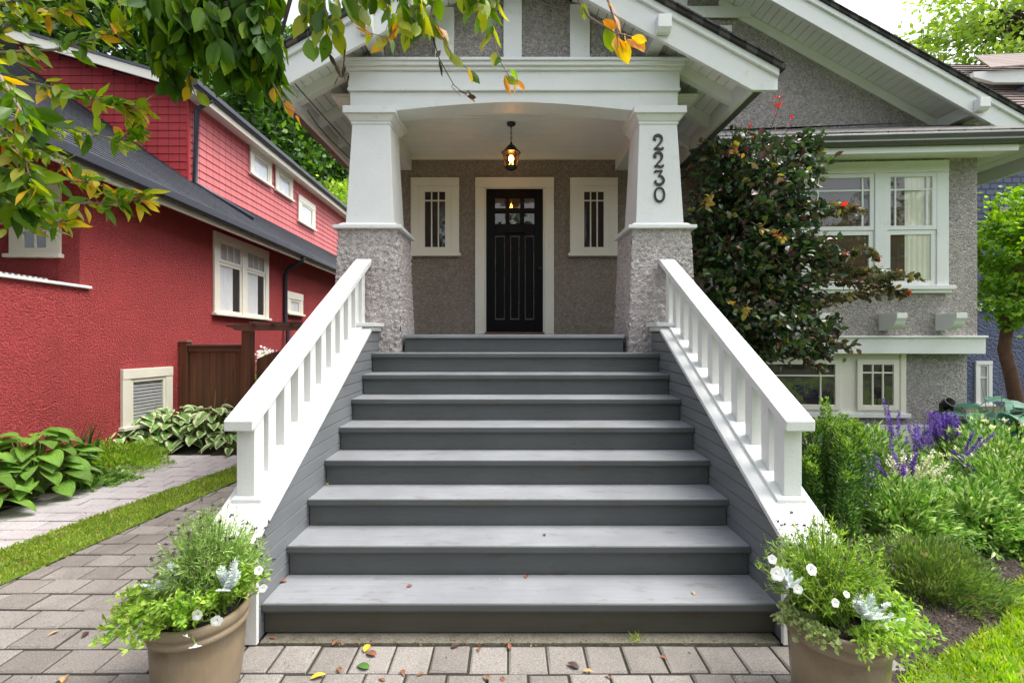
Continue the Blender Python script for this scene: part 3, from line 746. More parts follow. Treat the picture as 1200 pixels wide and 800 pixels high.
B_('pent_roof', MB(bayxf).hexa([(2.42, 5.82, 4.092), (6.38, 5.82, 4.092), (6.38, 6.76, 4.53), (2.42, 6.76, 4.53)], [(2.42, 5.82, 4.115), (6.38, 5.82, 4.115), (6.38, 6.76, 4.57), (2.42, 6.76, 4.57)]), 'roofp', 0)
for xx in (3.27, 3.99, 4.94, 5.66):
    prof = [(6.299, 1.64), (6.299, 1.865), (6.0, 1.865), (6.0, 1.80)]+[(6.02+.11*(1-math.cos(t)), 1.80-.135*math.sin(t)) for t in np.linspace(.3, math.pi/2, 6)]+[(6.14, 1.64)]
    B_('corbel', MB(bayxf).prism(prof, xx, xx+.13, axis='x'), 'white', .003)
def fl(p): return bayxf((p[0], 6.30-p[1], p[2]))
# main window: trim field with two double hung sashes
xa, xb = 3.84, 5.80
fr = MB(fl); fr.box(xa, xa+.15, .002, .04, 2.24, 3.74).box(xb-.15, xb, .002, .04, 2.24, 3.74).box(xa, xb, .002, .046, 3.741, 3.895)
fr.box(4.86, 5.01, .002, .05, 2.24, 3.74).box(xa-.05, xb+.05, .002, .09, 2.185, 2.239).box(xa-.02, xb+.02, .002, .06, 2.14, 2.184)
wf = fr.build('window_frame', M['white'], house, .004)
for (u0, u1) in ((xa+.152, 4.858), (5.012, xb-.152)):
    up, (a0, a1, b0, b1) = sash(fl, u0, u1, 2.98, 3.738, .010, [(.12, (0, 1)), (.88, (0, 1))], [.74], .022, .055, .028)
    up.build('sash', M['white'], wf, .002); pane(fl, a0, a1, b0, b1, .022).build('pane', M['glass'], wf)
    lo, (c0, c1, d0, d1) = sash(fl, u0, u1, 2.242, 2.978, .004, [], [], .022, .06, .022)
    lo.build('sash', M['white'], wf, .002); pane(fl, c0, c1, d0, d1, .014).build('pane', M['glass'], wf)
    MB(fl).box(u0+.02, u1-.02, .0012, .0025, 2.26, 3.72).build('dark_room', M['roomb'], wf)
cz = curtain(fl, 5.27, 5.60, 2.27, 3.70, .0065, .003, 110, 70); cz.build('curtain', M['curtain'], wf)
# basement windows
def fb(p): return bayxf((p[0], 6.42-p[1], p[2]))
xa, xb = 3.30, 5.36
bf = MB(fb).box(xa, xb, .002, .02, .52, 1.33)
wb = bf.build('window_frame', M['trimcream'], house, .003)
MB(fb).box(xa-.04, xb+.05, .002, .06, .46, .519).build('window_sill', M['white'], wb, .004)
MB(fb).box(xb-.07, xb, .021, .04, .52, 1.33).build('window_casing', M['trimcream'], wb, .003)
for (u0, u1, cols, rows) in ((3.42, 4.50, [(.80, (0, 1))], [.72]), (4.72, 5.26, [(1/3, (0, 1)), (2/3, (0, 1))], [.80])):
    sm, (a0, a1, b0, b1) = sash(fb, u0, u1, .56, 1.25, .0205, cols, rows, .02, .07, .03)
    sm.build('sash', M['trimcream'], wb, .003)
    MB(fb).box(a0-.01, a1+.01, .0205, .024, b0-.01, b1+.01).build('dark_room', M['room'], wb)
    pane(fb, a0, a1, b0, b1, .034).build('pane', M['glass'], wb)
# gable window showing only its corner beside the porch roof
xf = frame_xf((1.5, 6.752, 4.95), (1, 0, 0), (0, -1, 0))
gw = trim(xf, 0, 1.68, 0, 1.07, .14, .04).build('window_frame', M['white'], house, .003)
MB(xf).box(.141, 1.539, .0015, .005, 0, .93).build('dark_room', M['room'], gw); pane(xf, .141, 1.539, 0, .93, .012).build('pane', M['glass'], gw)

# ------------------------------------------------------------------ staircase
st = thing('staircase', (XC, 2.47, 0), 'wide grey painted wooden porch staircase between white railings', 'staircase')
RISE, RUN = .177, .28; sx0, sx1 = -1.32, 1.42
for k in range(1, 9):
    yn = 2.47+RUN*(k-1); z = RISE*k
    dz = 0
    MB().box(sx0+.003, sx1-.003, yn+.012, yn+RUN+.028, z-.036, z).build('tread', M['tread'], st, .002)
    MB().box(sx0+.003, sx1-.003, yn, yn+.0118, z-.038, z-.001).build('nosing', M['riser'], st, .004)  # tread front split off in the dark grey, its shade put into the colour
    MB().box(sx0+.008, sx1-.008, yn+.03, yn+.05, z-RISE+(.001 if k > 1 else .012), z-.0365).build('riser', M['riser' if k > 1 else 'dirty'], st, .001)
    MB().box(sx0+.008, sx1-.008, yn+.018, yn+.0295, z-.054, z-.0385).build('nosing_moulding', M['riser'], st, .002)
def cz_(y): return .58+.555*(y-2.45)
def rz_(y): return 1.13+.562*(y-2.55)
for s in (-1, 1):
    X = lambda x: XC+.005+s*x
    bx = lambda a, b: tuple(sorted((X(a), X(b))))
    yt = 4.42
    core = [(2.43, 0), (4.735, 0), (4.735, cz_(yt)-.04), (yt, cz_(yt)-.04), (2.43, cz_(2.43)-.04)]
    wl = MB().prism(core, *bx(1.38, 1.60), axis='x').build('side_wall', M['siding'], st)
    sid = MB(); z = 0
    while z < 1.62:
        z1 = min(z+.085, 1.62)
        def ya(zz): return max(2.432, 2.45+(zz+.034-.58)/.555)
        a0, a1 = ya(z), ya(z1)
        if a0 < 4.73:
            a1 = min(a1, 4.73)
            i0, o0 = X(1.3685), X(1.3775)
            zm = z1-.009; am = min(4.73, ya(zm))
            sid.poly([(i0, a0, z), (i0, 4.735, z), (i0, 4.735, zm), (i0, am, zm)])
            sid.quad((i0, a0, z), (i0, 4.735, z), (o0, 4.735, z), (o0, a0, z)).quad((i0, am, zm), (i0, 4.735, zm), (o0, 4.735, z1-.004), (o0, am, z1-.004))
        z = z1
    sid.build('lap_siding', M['siding'], st)
    sid2 = MB(); z = 0
    while z < 1.6:
        a0 = max(2.432, 2.45+(z+.034-.58)/.555); a1 = min(4.73, max(2.432, 2.45+(z+.098+.034-.58)/.555))
        sid2.poly([(X(1.612), a0, z), (X(1.612), 4.735, z), (X(1.602), 4.735, z+.098), (X(1.602), a1, z+.098)]); z += .098
    sid2.build('lap_siding', M['siding'], st)
    MB().box(*bx(1.355, 1.625), 2.405, 2.429, 0.005, cz_(2.41)-.037).build('end_board', M['white'], st, .003)
    capp = [(2.38, cz_(2.38)), (yt, cz_(yt)), (yt, cz_(yt)-.035), (2.38, cz_(2.38)-.035)]
    MB().prism(capp, *bx(1.35, 1.64), axis='x').build('wall_cap', M['white'], st, .005)
    cp2 = [(2.60, cz_(2.60)+.001), (yt, cz_(yt)+.001), (yt, cz_(yt)+.022), (2.60, cz_(2.60)+.022)]
    MB().prism(cp2, *bx(1.435, 1.60), axis='x').build('foot_rail', M['white'], st, .004)
    MB().box(*bx(1.315, 1.64), yt-.06, 4.70, cz_(yt)-.002, cz_(yt)+.033).build('cap_return', M['white'], st, .004)
    MB().box(*bx(1.345, 1.63), yt-.02, 4.70, cz_(yt)-.045, cz_(yt)-.003).build('cap_moulding', M['white'], st, .004)
    rl = [(2.55, rz_(2.55)), (4.74, rz_(4.74)), (4.74, rz_(4.74)-.058), (2.55, rz_(2.55)-.058)]
    hr = MB().prism(rl, *bx(1.455, 1.615), axis='x').build('handrail', M['white'], st, .006)
    rl2 = [(2.60, rz_(2.60)-.059), (4.735, rz_(4.735)-.059), (4.735, rz_(4.735)-.085), (2.60, rz_(2.60)-.085)]
    MB().prism(rl2, *bx(1.495, 1.575), axis='x').build('rail_fillet', M['white'], st, .003)
    def post(y0, y1, nm, xa=1.488, xb=1.578, top=.0595):
        cc = lambda y: min(cz_(y), cz_(yt)+.0)+.0225 if y < yt else cz_(yt)+.034
        pr = [(y0, cc(y0)), (y1, cc(y1)), (y1, rz_(y1)-top), (y0, rz_(y0)-top)]
        MB().prism(pr, *bx(xa, xb), axis='x').build(nm, M['white'], st, .004)
    post(2.62, 2.72, 'newel_post', 1.482, 1.584)
    for k in range(10): post(2.786+.195*k, 2.871+.195*k, 'baluster')

# ------------------------------------------------------------------ lantern
lx, ly = PX(599, 5.7), 5.7
lan = thing('porch_lantern', (lx, ly, 3.62), 'lit black hanging lantern with amber glass under the porch ceiling', 'lantern')
MB().lathe([(0, 0), (.055, 0), (.05, -.025), (.012, -.035), (.012, -.05), (0, -.05)], (lx, ly, 4.164), 24).build('ceiling_rose', M['metal'], lan, smooth=True)
ch = MB()
for k in range(7):
    z = 4.10-k*.03; a = (k % 2)*math.pi/2
    ch.tube([(lx+.009*math.cos(t)*math.cos(a), ly+.009*math.cos(t)*math.sin(a), z+.02*math.sin(t)) for t in np.linspace(0, 2*math.pi, 13)], .0032, 6, False)
ch.build('chain', M['metal'], lan)
MB().lathe([(0, .10), (.012, .10), (.016, .075), (.05, .055), (.075, .02), (.118, -.02), (.118, -.032), (.10, -.032), (0, -.03)], (lx, ly, 3.83), 6).build('lantern_roof', M['metal'], lan)
cg = MB()
for j in range(6):
    t = 2*math.pi*j/6
    cg.tube([(lx+.098*math.cos(t), ly+.098*math.sin(t), 3.80), (lx+.068*math.cos(t), ly+.068*math.sin(t), 3.625)], .0055, 6)
cg.lathe([(.064, 0), (.075, 0), (.078, .018), (.066, .018)], (lx, ly, 3.615), 6).lathe([(0, 0), (.066, 0), (.05, -.02), (0, -.03)], (lx, ly, 3.615), 6)
cg.build('lantern_cage', M['metal'], lan)
MB().lathe([(.094, 3.798-3.63), (.065, 0)], (lx, ly, 3.63), 6).build('lantern_glass', M['amber'], lan)
MB().lathe([(0, .095), (.018, .085), (.03, .06), (.03, .04), (.016, .012), (.012, 0), (0, 0)], (lx, ly, 3.68), 16).build('bulb', M['bulb'], lan, smooth=True)
MB().tube([(lx, ly, 3.63), (lx, ly, 3.68)], .012, 10).build('bulb_socket', M['trimcream'], lan)
pl = bpy.data.lights.new('lantern_light', 'POINT'); pl.energy = 10.0; pl.color = (1, .62, .28); pl.shadow_soft_size = .03
po = bpy.data.objects.new('lantern_light', pl); C.objects.link(po); po.parent = lan; po.location = (0, 0, .105)

# cables hooked on the porch eave
q0 = P(318, 64, 4.5)
MB().tube([q0, P(352, 106, 4.75), P(385, 143, 5.1), P(412, 173, 5.5), Vector((-1.9, 6.7, 3.9))], .006, 6).build('cable', M['wire'], label='black service cable running straight along the left porch soffit', cat='cable', smooth=True)
MB().tube([P(360, 129, 4.8), P(372, 147, 4.95), P(389, 166, 5.2), P(402, 178, 5.5), Vector((-1.93, 6.7, 3.75))], .006, 6).build('cable', M['wire'], label='short drooping black cable just left of the straight one under the porch soffit', cat='cable', smooth=True)

# ------------------------------------------------------------------ red house
def courses(xf, u0, u1, v0, v1, step=.15, proud=.018, clip=None):
    mb = MB(xf); v = v0; ub = u1
    while v < v1:
        t = min(v+step, v1); u1 = min(ub, clip(t)) if clip else ub
        mb.quad((u0, proud, v), (u1, proud, v), (u1, .002, t), (u0, .002, t)).quad((u0, proud, v), (u1, proud, v), (u1, .0, v), (u0, .0, v))
        v = t
    return mb
def rx(p): return (p[0], p[1], p[2]-.027*(p[1]-5.5))
red = thing('red_house', (-5.0, 9, 0), 'red stucco house with red shingled upper storey and slate roof behind the fence', 'house')
def R_(name, mb, mat, bevel=.004, par=None, **kw): return mb.build(name, M[mat], par or red, bevel, **kw)
R_('side_wall', MB(rx).box(-5.25, -5.0, 5.43, 18, -.2, 3.62), 'red', 0)
R_('front_wall', MB(rx).box(-9.5, -5.251, 5.44, 5.6, -.2, 3.7), 'red', 0)
R_('porch_wall', MB(rx).box(-5.22, -5.0, .8, 5.428, -.2, 2.13), 'red', 0)
R_('porch_wall_cap', MB(rx).box(-5.25, -4.96, .8, 5.55, 2.131, 2.165), 'white', .005)
sl_ = MB(rx)
for k in range(14): sl_.box(-5.9, -5.3, 4.55+k*.06, 4.58+k*.06, 2.20, 2.23)
R_('porch_slats', sl_, 'soffitw', .003)
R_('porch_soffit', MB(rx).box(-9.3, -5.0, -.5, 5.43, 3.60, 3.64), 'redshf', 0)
sl7 = .70
def rz(x): return 3.47+sl7*(-4.6-x)
R_('lower_roof', MB(rx).hexa([(-4.55, -.5, rz(-4.55)), (-9.2, -.5, rz(-9.2)), (-9.2, 18.5, rz(-9.2)), (-4.55, 18.5, rz(-4.55))], [(-4.55, -.5, rz(-4.55)+.05), (-9.2, -.5, rz(-9.2)+.05), (-9.2, 18.5, rz(-9.2)+.05), (-4.55, 18.5, rz(-4.55)+.05)]), 'roofg', 0)
cs_, sn_ = math.cos(math.atan(sl7)), math.sin(math.atan(sl7))
R_('roof_shingles', courses(lambda p: rx((-4.55-p[2]*cs_+p[1]*sn_, p[0], rz(-4.55)+.052+p[2]*sn_+p[1]*cs_)), -.5, 18.5, 0, 5.6, .125, .016), 'roofg', 0)
R_('eave_board', MB(rx).box(-4.64, -4.60, -.5, 18.5, 3.33, 3.47), 'trimcream', .004)
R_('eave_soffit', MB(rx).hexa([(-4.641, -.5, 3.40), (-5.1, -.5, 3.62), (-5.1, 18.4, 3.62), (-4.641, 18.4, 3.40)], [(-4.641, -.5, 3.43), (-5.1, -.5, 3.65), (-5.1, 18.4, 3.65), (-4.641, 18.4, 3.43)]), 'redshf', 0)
R_('gutter', MB(rx).prism([(-4.598, 3.40), (-4.53, 3.39), (-4.49, 3.42), (-4.49, 3.52), (-4.598, 3.515)], -.5, 18.5, axis='y'), 'gutterd', .006)
XU = -6.2
R_('upper_core', MB(rx).prism([(-9.5, 4.2), (XU-.004, 4.2), (XU-.004, 6.33), (-9.5, 7.28)], 9.01, 18), 'red', 0)
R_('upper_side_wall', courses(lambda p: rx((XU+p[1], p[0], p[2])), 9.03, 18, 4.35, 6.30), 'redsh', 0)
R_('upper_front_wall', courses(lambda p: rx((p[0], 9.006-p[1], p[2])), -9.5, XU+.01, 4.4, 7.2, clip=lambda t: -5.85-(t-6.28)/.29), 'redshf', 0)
R_('corner_board', MB(rx).box(XU-.02, XU+.022, 8.985, 9.035, 4.42, 6.3), 'redshf', .004)
def uz(x): return 6.30+.29*(-5.85-x)
R_('upper_roof', MB(rx).hexa([(-5.85, 8.58, uz(-5.85)), (-11, 8.58, uz(-11)), (-11, 18.3, uz(-11)), (-5.85, 18.3, uz(-5.85))], [(-5.85, 8.58, uz(-5.85)+.05), (-11, 8.58, uz(-11)+.05), (-11, 18.3, uz(-11)+.05), (-5.85, 18.3, uz(-5.85)+.05)]), 'roofg', 0)
R_('rake_board', MB(rx).prism([(-5.87, uz(-5.87)-.17), (-11, uz(-11)-.17), (-11, uz(-11)-.002), (-5.87, uz(-5.87)-.002)], 8.60, 8.64), 'trimcream', .004)
R_('upper_soffit', MB(rx).box(-6.19, -5.87, 8.642, 18.2, 6.20, 6.23).box(-5.90, -5.86, 8.642, 18.2, 6.12, 6.29), 'trimcream', .003)
R_('upper_gutter', MB(rx).prism([(-5.858, 6.25), (-5.79, 6.24), (-5.75, 6.27), (-5.75, 6.36), (-5.858, 6.355)], 8.6, 18.3, axis='y'), 'gutterd', .006)
R_('downpipe', MB(rx).tube([(-5.80, 9.12, 6.25), (-6.10, 9.10, 6.05), (-6.13, 9.10, 4.62), (-6.0, 9.2, 4.53), (-5.35, 9.75, 4.10)], .045, 8), 'gutterd', 0, smooth=True)
R_('downpipe', MB(rx).tube([(-4.54, 10.3, 3.42), (-4.60, 10.3, 3.30), (-4.90, 10.3, 3.14), (-4.95, 10.3, 3.02), (-4.95, 10.3, 1.95), (-4.90, 10.3, 1.84), (-4.90, 10.3, 1.0), (-4.90, 10.3, 0)], .045, 8), 'gutterd', 0, smooth=True)
def red_window(y0, y1, z0, z1, x, kind, t=.12):
    xf = lambda p: rx((x+p[1], p[0], p[2]))
    fr = trim(xf, y0, y1, z0, z1, t, .04).build('window_frame', M['trimcream'], red, .004)
    if kind == 'double':
        mid = (y0+y1)/2
        MB(xf).box(mid-.07, mid+.07, .002, .045, z0, z1-t-.001).build('mullion', M['trimcream'], fr, .003)
        for a, b in ((y0+t+.002, mid-.072), (mid+.072, y1-t-.002)):
            zz = z0+(z1-t-z0)*.70
            up, (a0, a1, b0, b1) = sash(xf, a, b, zz, z1-t-.002, .008, [(1/3, (0, 1)), (2/3, (0, 1))], [], .02, .05, .026)
            up.build('sash', M['trimcream'], fr, .002); pane(xf, a0, a1, b0, b1, .02).build('pane', M['glass'], fr)
            lo, (c0, c1, d0, d1) = sash(xf, a, b, z0+.002, zz-.002, .003, [], [], .02, .05, .022)
            lo.build('sash', M['trimcream'], fr, .002); pane(xf, c0, c1, d0, d1, .013).build('pane', M['glass'], fr)
            MB(xf).box(a+.01, b-.01, .0008, .0018, z0+.01, z1-t-.01).build('dark_room', M['room'], fr)
            curtain(xf, c0, c0+(c1-c0)*.66, d0, d1+.02, .0055, .002, 70, 40).build('curtain', M['curtainw'], fr)
            curtain(xf, a0, a1, b0, b1, .0045, .001, 50, 20).build('curtain', M['blind'], fr)
    else:
        sm, (a0, a1, b0, b1) = sash(xf, y0+t+.002, y1-t-.002, z0+.002, z1-t-.002, .006, [], [], .02, .045, .024)
        sm.build('sash', M['trimcream'], fr, .002)
        if kind == 'blind':
            bl = MB(xf); z = b0
            MB(xf).box(a0, a1, .001, .003, b0, b1).build('dark_room', M['room'], fr)
            while z < b1-.01:
                bl.quad((a0, .013, z), (a1, .013, z), (a1, .006, z+.035), (a0, .006, z+.035)); z += .045
            bl.build('blind', M['blind'], fr)
        else:
            MB(xf).box(a0, a1, .001, .004, b0, b1).build('window_film', M['sunfilm'], fr)
        pane(xf, a0, a1, b0, b1, .018).build('pane', M['glass'], fr)
def fy(px, X): return abs(X)*F/(X0-px)
red_window(fy(249, 5), fy(314, 5)-.03, 2.02, 3.39, -5.0, 'double')
red_window(fy(139, 5)+.02, fy(199.5, 5), .41, 1.155, -5.0, 'blind', .13)
red_window(fy(334.5, 5), fy(353.5, 5), 2.20, 2.68, -5.0, 'film', .16)
red_window(fy(291, 6.2), fy(316, 6.2), 5.56, 6.20, XU+.022, 'film', .13)
red_window(fy(321, 6.2), fy(341, 6.2), 5.56, 6.20, XU+.022, 'film', .14)
red_window(fy(348, 6.2), fy(367.5, 6.2), 5.10, 5.86, XU+.022, 'film', .18)
# front window of the red house, in the porch
xf = lambda p: rx((p[0], 5.44-p[1], p[2]))
fr = trim(xf, -5.80, -5.21, 2.52, 3.36, .09, .035).build('window_frame', M['trimcream'], red, .003)
sm, (a0, a1, b0, b1) = sash(xf, -5.708, -5.302, 2.522, 3.268, .004, [(.5, (0, 1))], [.33, .66], .02, .07, .026)
sm.build('sash', M['trimcream'], fr, .002); MB(xf).box(a0, a1, .001, .003, b0, b1).build('dark_room', M['room'], fr); pane(xf, a0, a1, b0, b1, .016).build('pane', M['glass'], fr)

# ------------------------------------------------------------------ fence, gate, arbor
fe = thing('wooden_fence', (-4.45, 7.1, 0), 'dark brown board fence with capped post beside the red wall', 'fence')
MB().box(-4.99, -4.87, 7.04, 7.16, 0, 1.47).frust((-4.93, 7.10), 1.471, .075, .075, 1.50, .05, .05).build('post', M['cedar'], fe, .005)
bd = MB(); x = -4.868
while x < -3.97: bd.box(x, x+.098, 7.09+random.uniform(0, .004), 7.11, .03, 1.33); x += .102
bd.build('fence_boards', M['cedar'], fe, .003)
MB().box(-4.868, -3.95, 7.06, 7.14, 1.33, 1.40).build('top_rail', M['cedarx'], fe, .004)
MB().box(-4.868, -3.95, 7.04, 7.16, 1.401, 1.435).build('fence_cap', M['cedarx'], fe, .004)
ar = thing('garden_arbor', (-3.35, 6.9, 0), 'brown wooden arbor with one beam over the arched gate', 'arbor')
for xx in (-3.87, -2.80): MB().box(xx-.065, xx+.065, 6.84, 6.97, 0, 1.645).build('post', M['cedar'], ar, .006)
for yy in (6.80, 6.975):
    MB().prism([(-4.16, 1.735), (-4.13, 1.70), (-4.06, 1.69), (-4.0, 1.648), (-2.6, 1.648), (-2.5, 1.735)], yy-.0, yy+.035).build('beam', M['cedarx'], ar, .004)
for k in range(4): MB().box(-3.75+k*.27, -3.70+k*.27, 6.70, 7.10, 1.736, 1.775).build('cross_rail', M['cedarx'], ar, .003)
ga = thing('arched_gate', (-3.33, 6.99, 0), 'dark brown plank gate with an arched top under the arbor', 'gate')
for k in range(9):
    a = -3.795+k*.103; n = 5
    top = lambda x: 1.22+.13*math.sin(math.pi*min(1, max(0, (x+3.80)/.93)))
    MB().prism([(a, .05), (a+.1, .05)]+[(a+.1-.1*i/n, top(a+.1-.1*i/n)) for i in range(n+1)], 7.0, 7.025).build('plank', M['cedar'], ga, .002)
MB().box(-3.79, -2.87, 7.026, 7.06, 1.02, 1.10).box(-3.79, -2.87, 7.026, 7.06, .2, .28).build('gate_rail', M['cedarx'], ga, .003)
MB().box(-3.79, -2.87, 6.985, 6.999, 1.00, 1.04).build('gate_batten', M['cedarx'], ga, .002)
f2 = thing('wooden_fence', (-2.37, 7.1, 0), 'short brown fence panel between the arched gate and the grey house', 'fence')
bd = MB(); x = -2.72
while x < -2.04: bd.box(x, x+.098, 7.09, 7.11, .03, 1.33); x += .102
bd.build('fence_boards', M['cedar'], f2, .003); MB().box(-2.73, -2.02, 7.06, 7.14, 1.33, 1.40).build('top_rail', M['cedarx'], f2, .004)

# ------------------------------------------------------------------ blue house on the right
bh = thing('blue_house', (13, 11, 0), 'dark blue stucco house with brown shingle roof behind the slim tree on the right', 'house')
def Bh(name, mb, mat, bevel=.004, **kw): return mb.build(name, M[mat], bh, bevel, **kw)
Bh('front_wall', MB().box(8.6, 20, 10.5, 10.7, -.5, 4.1), 'blue', 0)
Bh('upper_wall', MB().box(8.6, 20, 10.72, 10.9, 4.1, 6.6), 'bluesh', 0)
Bh('pent_roof', MB().hexa([(11.0, 10.1, 4.05), (20, 10.1, 4.05), (20, 10.75, 4.45), (11.0, 10.75, 4.45)], [(11.0, 10.1, 4.1), (20, 10.1, 4.1), (20, 10.75, 4.5), (11.0, 10.75, 4.5)]), 'roofb', 0)
Bh('belt_board', MB().box(8.6, 20, 10.46, 10.498, 2.10, 2.26), 'white', .004)
Bh('main_roof', MB().hexa([(9.0, 10.2, 6.3), (21, 10.2, 6.3), (21, 13.2, 9.1), (9.0, 13.2, 9.1)], [(9.0, 10.2, 6.38), (21, 10.2, 6.38), (21, 13.2, 9.18), (9.0, 13.2, 9.18)]), 'roofb', 0)
sb = .9333; cb_, sb_ = math.cos(math.atan(sb)), math.sin(math.atan(sb))
Bh('roof_shingles', courses(lambda p: (p[0], 10.2+p[2]*cb_-p[1]*sb_, 6.382+p[2]*sb_+p[1]*cb_), 9.0, 21, 0, 4.05, .19, .03), 'roofb', 0)
Bh('rear_roof', MB().hexa([(9.0, 16.2, 6.3), (21, 16.2, 6.3), (21, 13.2, 9.1), (9.0, 13.2, 9.1)], [(9.0, 16.2, 6.38), (21, 16.2, 6.38), (21, 13.2, 9.18), (9.0, 13.2, 9.18)]), 'roofb', 0)
Bh('dormer_wall', MB().box(12.35, 16, 11.25, 13, 6.8, 7.55), 'bluesh', 0)
Bh('dormer_fascia', MB().prism([(11.0, 7.68), (11.5, 7.55), (16.5, 7.55), (16.5, 8.15), (11.0, 7.80)], 11.1, 11.2), 'white', .004)
Bh('dormer_roof', MB().hexa([(11.3, 11.0, 7.82), (16.5, 11.0, 8.17), (16.5, 12.7, 9.3), (12.6, 12.7, 9.1)], [(11.3, 11.0, 7.86), (16.5, 11.0, 8.21), (16.5, 12.7, 9.34), (12.6, 12.7, 9.14)]), 'roofb', 0)
xf = frame_xf((10.42, 10.5, .02), (1, 0, 0), (0, -1, 0))
fr = trim(xf, 0, .37, 0, .96, .08, .04).build('window_frame', M['white'], bh, .003)
sm, (a0, a1, b0, b1) = sash(xf, .082, .288, .002, .878, .004, [], [.68], .02, .03, .024); sm.build('sash', M['white'], fr, .002)
MB(xf).box(a0, a1, .001, .003, b0, b1).build('dark_room', M['blind'], fr); pane(xf, a0, a1, b0, b1, .016).build('pane', M['glass'], fr)
# ------------------------------------------------------------------ planting
M['fern'] = leafmat('fresh_green_leaf', [(0., (.13, .26, .025)), (.5, (.24, .41, .045)), (.85, (.37, .53, .08)), (1., (.50, .56, .14))], .35)
M['lavleaf'] = leafmat('lavender_leaf', [(0., (.16, .30, .06)), (.6, (.31, .47, .11)), (1., (.46, .58, .22))], .3, .55)
M['silver'] = leafmat('silver_leaf', [(0., (.50, .56, .54)), (1., (.74, .80, .78))], .15, .7)
M['petal'] = leafmat('white_petal', [(0., (.85, .86, .84)), (1., (.92, .92, .90))], .35, .6)
M['bud'] = leafmat('dark_bud', [(0., (.04, .035, .03)), (1., (.10, .11, .06))], .1, .7)
M['yew'] = leafmat('yew_needle', [(0., (.022, .07, .013)), (.5, (.05, .135, .022)), (.8, (.13, .27, .035)), (1., (.26, .42, .07))], .25, .4)
M['rose'] = leafmat('heather_leaf', [(0., (.06, .12, .025)), (.6, (.14, .24, .045)), (.9, (.24, .36, .07)), (1., (.28, .20, .10))], .25, .5)
M['phlox'] = leafmat('lance_leaf', [(0., (.06, .16, .025)), (.45, (.15, .31, .05)), (.8, (.32, .48, .12)), (1., (.58, .66, .32))], .3, .28)
M['purple'] = leafmat('purple_floret', [(0., (.10, .035, .26)), (.6, (.20, .08, .46)), (1., (.33, .20, .58))], .3, .6)
M['creamfl'] = leafmat('cream_floret', [(0., (.62, .60, .42)), (1., (.80, .80, .62))], .3, .7)
M['yellowfl'] = leafmat('pale_yellow_floret', [(0., (.75, .74, .36)), (1., (.86, .86, .62))], .3, .7)
M['copper'] = leafmat('copper_leaf', [(0., (.016, .032, .014)), (.5, (.034, .072, .022)), (.72, (.07, .13, .03)), (.84, (.065, .026, .028)), (.93, (.11, .06, .045)), (1., (.24, .26, .05))], .22, .28)
M['coppertip'] = leafmat('copper_tip_leaf', [(0., (.03, .045, .018)), (.4, (.07, .085, .025)), (.6, (.10, .055, .035)), (.85, (.15, .12, .04)), (1., (.22, .20, .05))], .3, .3)
M['redleaf'] = leafmat('red_leaf', [(0., (.50, .03, .03)), (1., (.72, .14, .06))], .4, .4)
M['oliveleaf'] = leafmat('olive_leaf', [(0., (.20, .19, .025)), (.6, (.26, .14, .03)), (1., (.14, .20, .03))], .4, .35)
M['treeleaf'] = leafmat('tree_leaf', [(0., (.015, .045, .01)), (.5, (.04, .10, .015)), (.85, (.09, .20, .025)), (1., (.16, .30, .04))], .35, .45)
M['treepale'] = leafmat('pale_tree_leaf', [(0., (.14, .26, .03)), (.6, (.26, .40, .05)), (1., (.40, .52, .10))], .4, .45)
M['treebright'] = leafmat('bright_tree_leaf', [(0., (.08, .20, .015)), (.5, (.17, .34, .025)), (1., (.32, .52, .06))], .4, .4)
M['fgleaf'] = leafmat('apple_leaf', [(0., (.05, .13, .012)), (.45, (.12, .24, .02)), (.75, (.24, .34, .03)), (.95, (.36, .38, .04)), (1., (.5, .32, .03))], .5, .4)
M['fgorange'] = leafmat('orange_leaf', [(0., (.55, .46, .03)), (.6, (.62, .38, .02)), (1., (.55, .20, .03))], .45, .4)
M['fgdark'] = leafmat('shaded_green_leaf', [(0., (.03, .085, .010)), (.5, (.06, .14, .014)), (.82, (.13, .24, .02)), (1., (.26, .38, .03))], .5, .5)  # same tree's leaves seen from their unlit undersides, shade put into the colour
M['fgdry'] = leafmat('dry_leaf', [(0., (.03, .018, .012)), (1., (.09, .045, .025))], .1, .7)
M['hosta'] = marginleaf('green_hosta_leaf', (.17, .34, .045), (0, 0, 0), 2)
M['hostav'] = marginleaf('variegated_hosta_leaf', (.20, .42, .09), (.78, .84, .52), .53)
M['hostab'] = marginleaf('blue_hosta_leaf', (.10, .24, .17), (0, 0, 0), 2)
M['strap'] = marginleaf('strap_leaf', (.07, .18, .03), (0, 0, 0), 2)
M['stem'] = paint('green_stem', (.16, .24, .05), .6, .2, 0)
M['stemb'] = paint('tan_stem', (.30, .22, .10), .7, .2, 0)

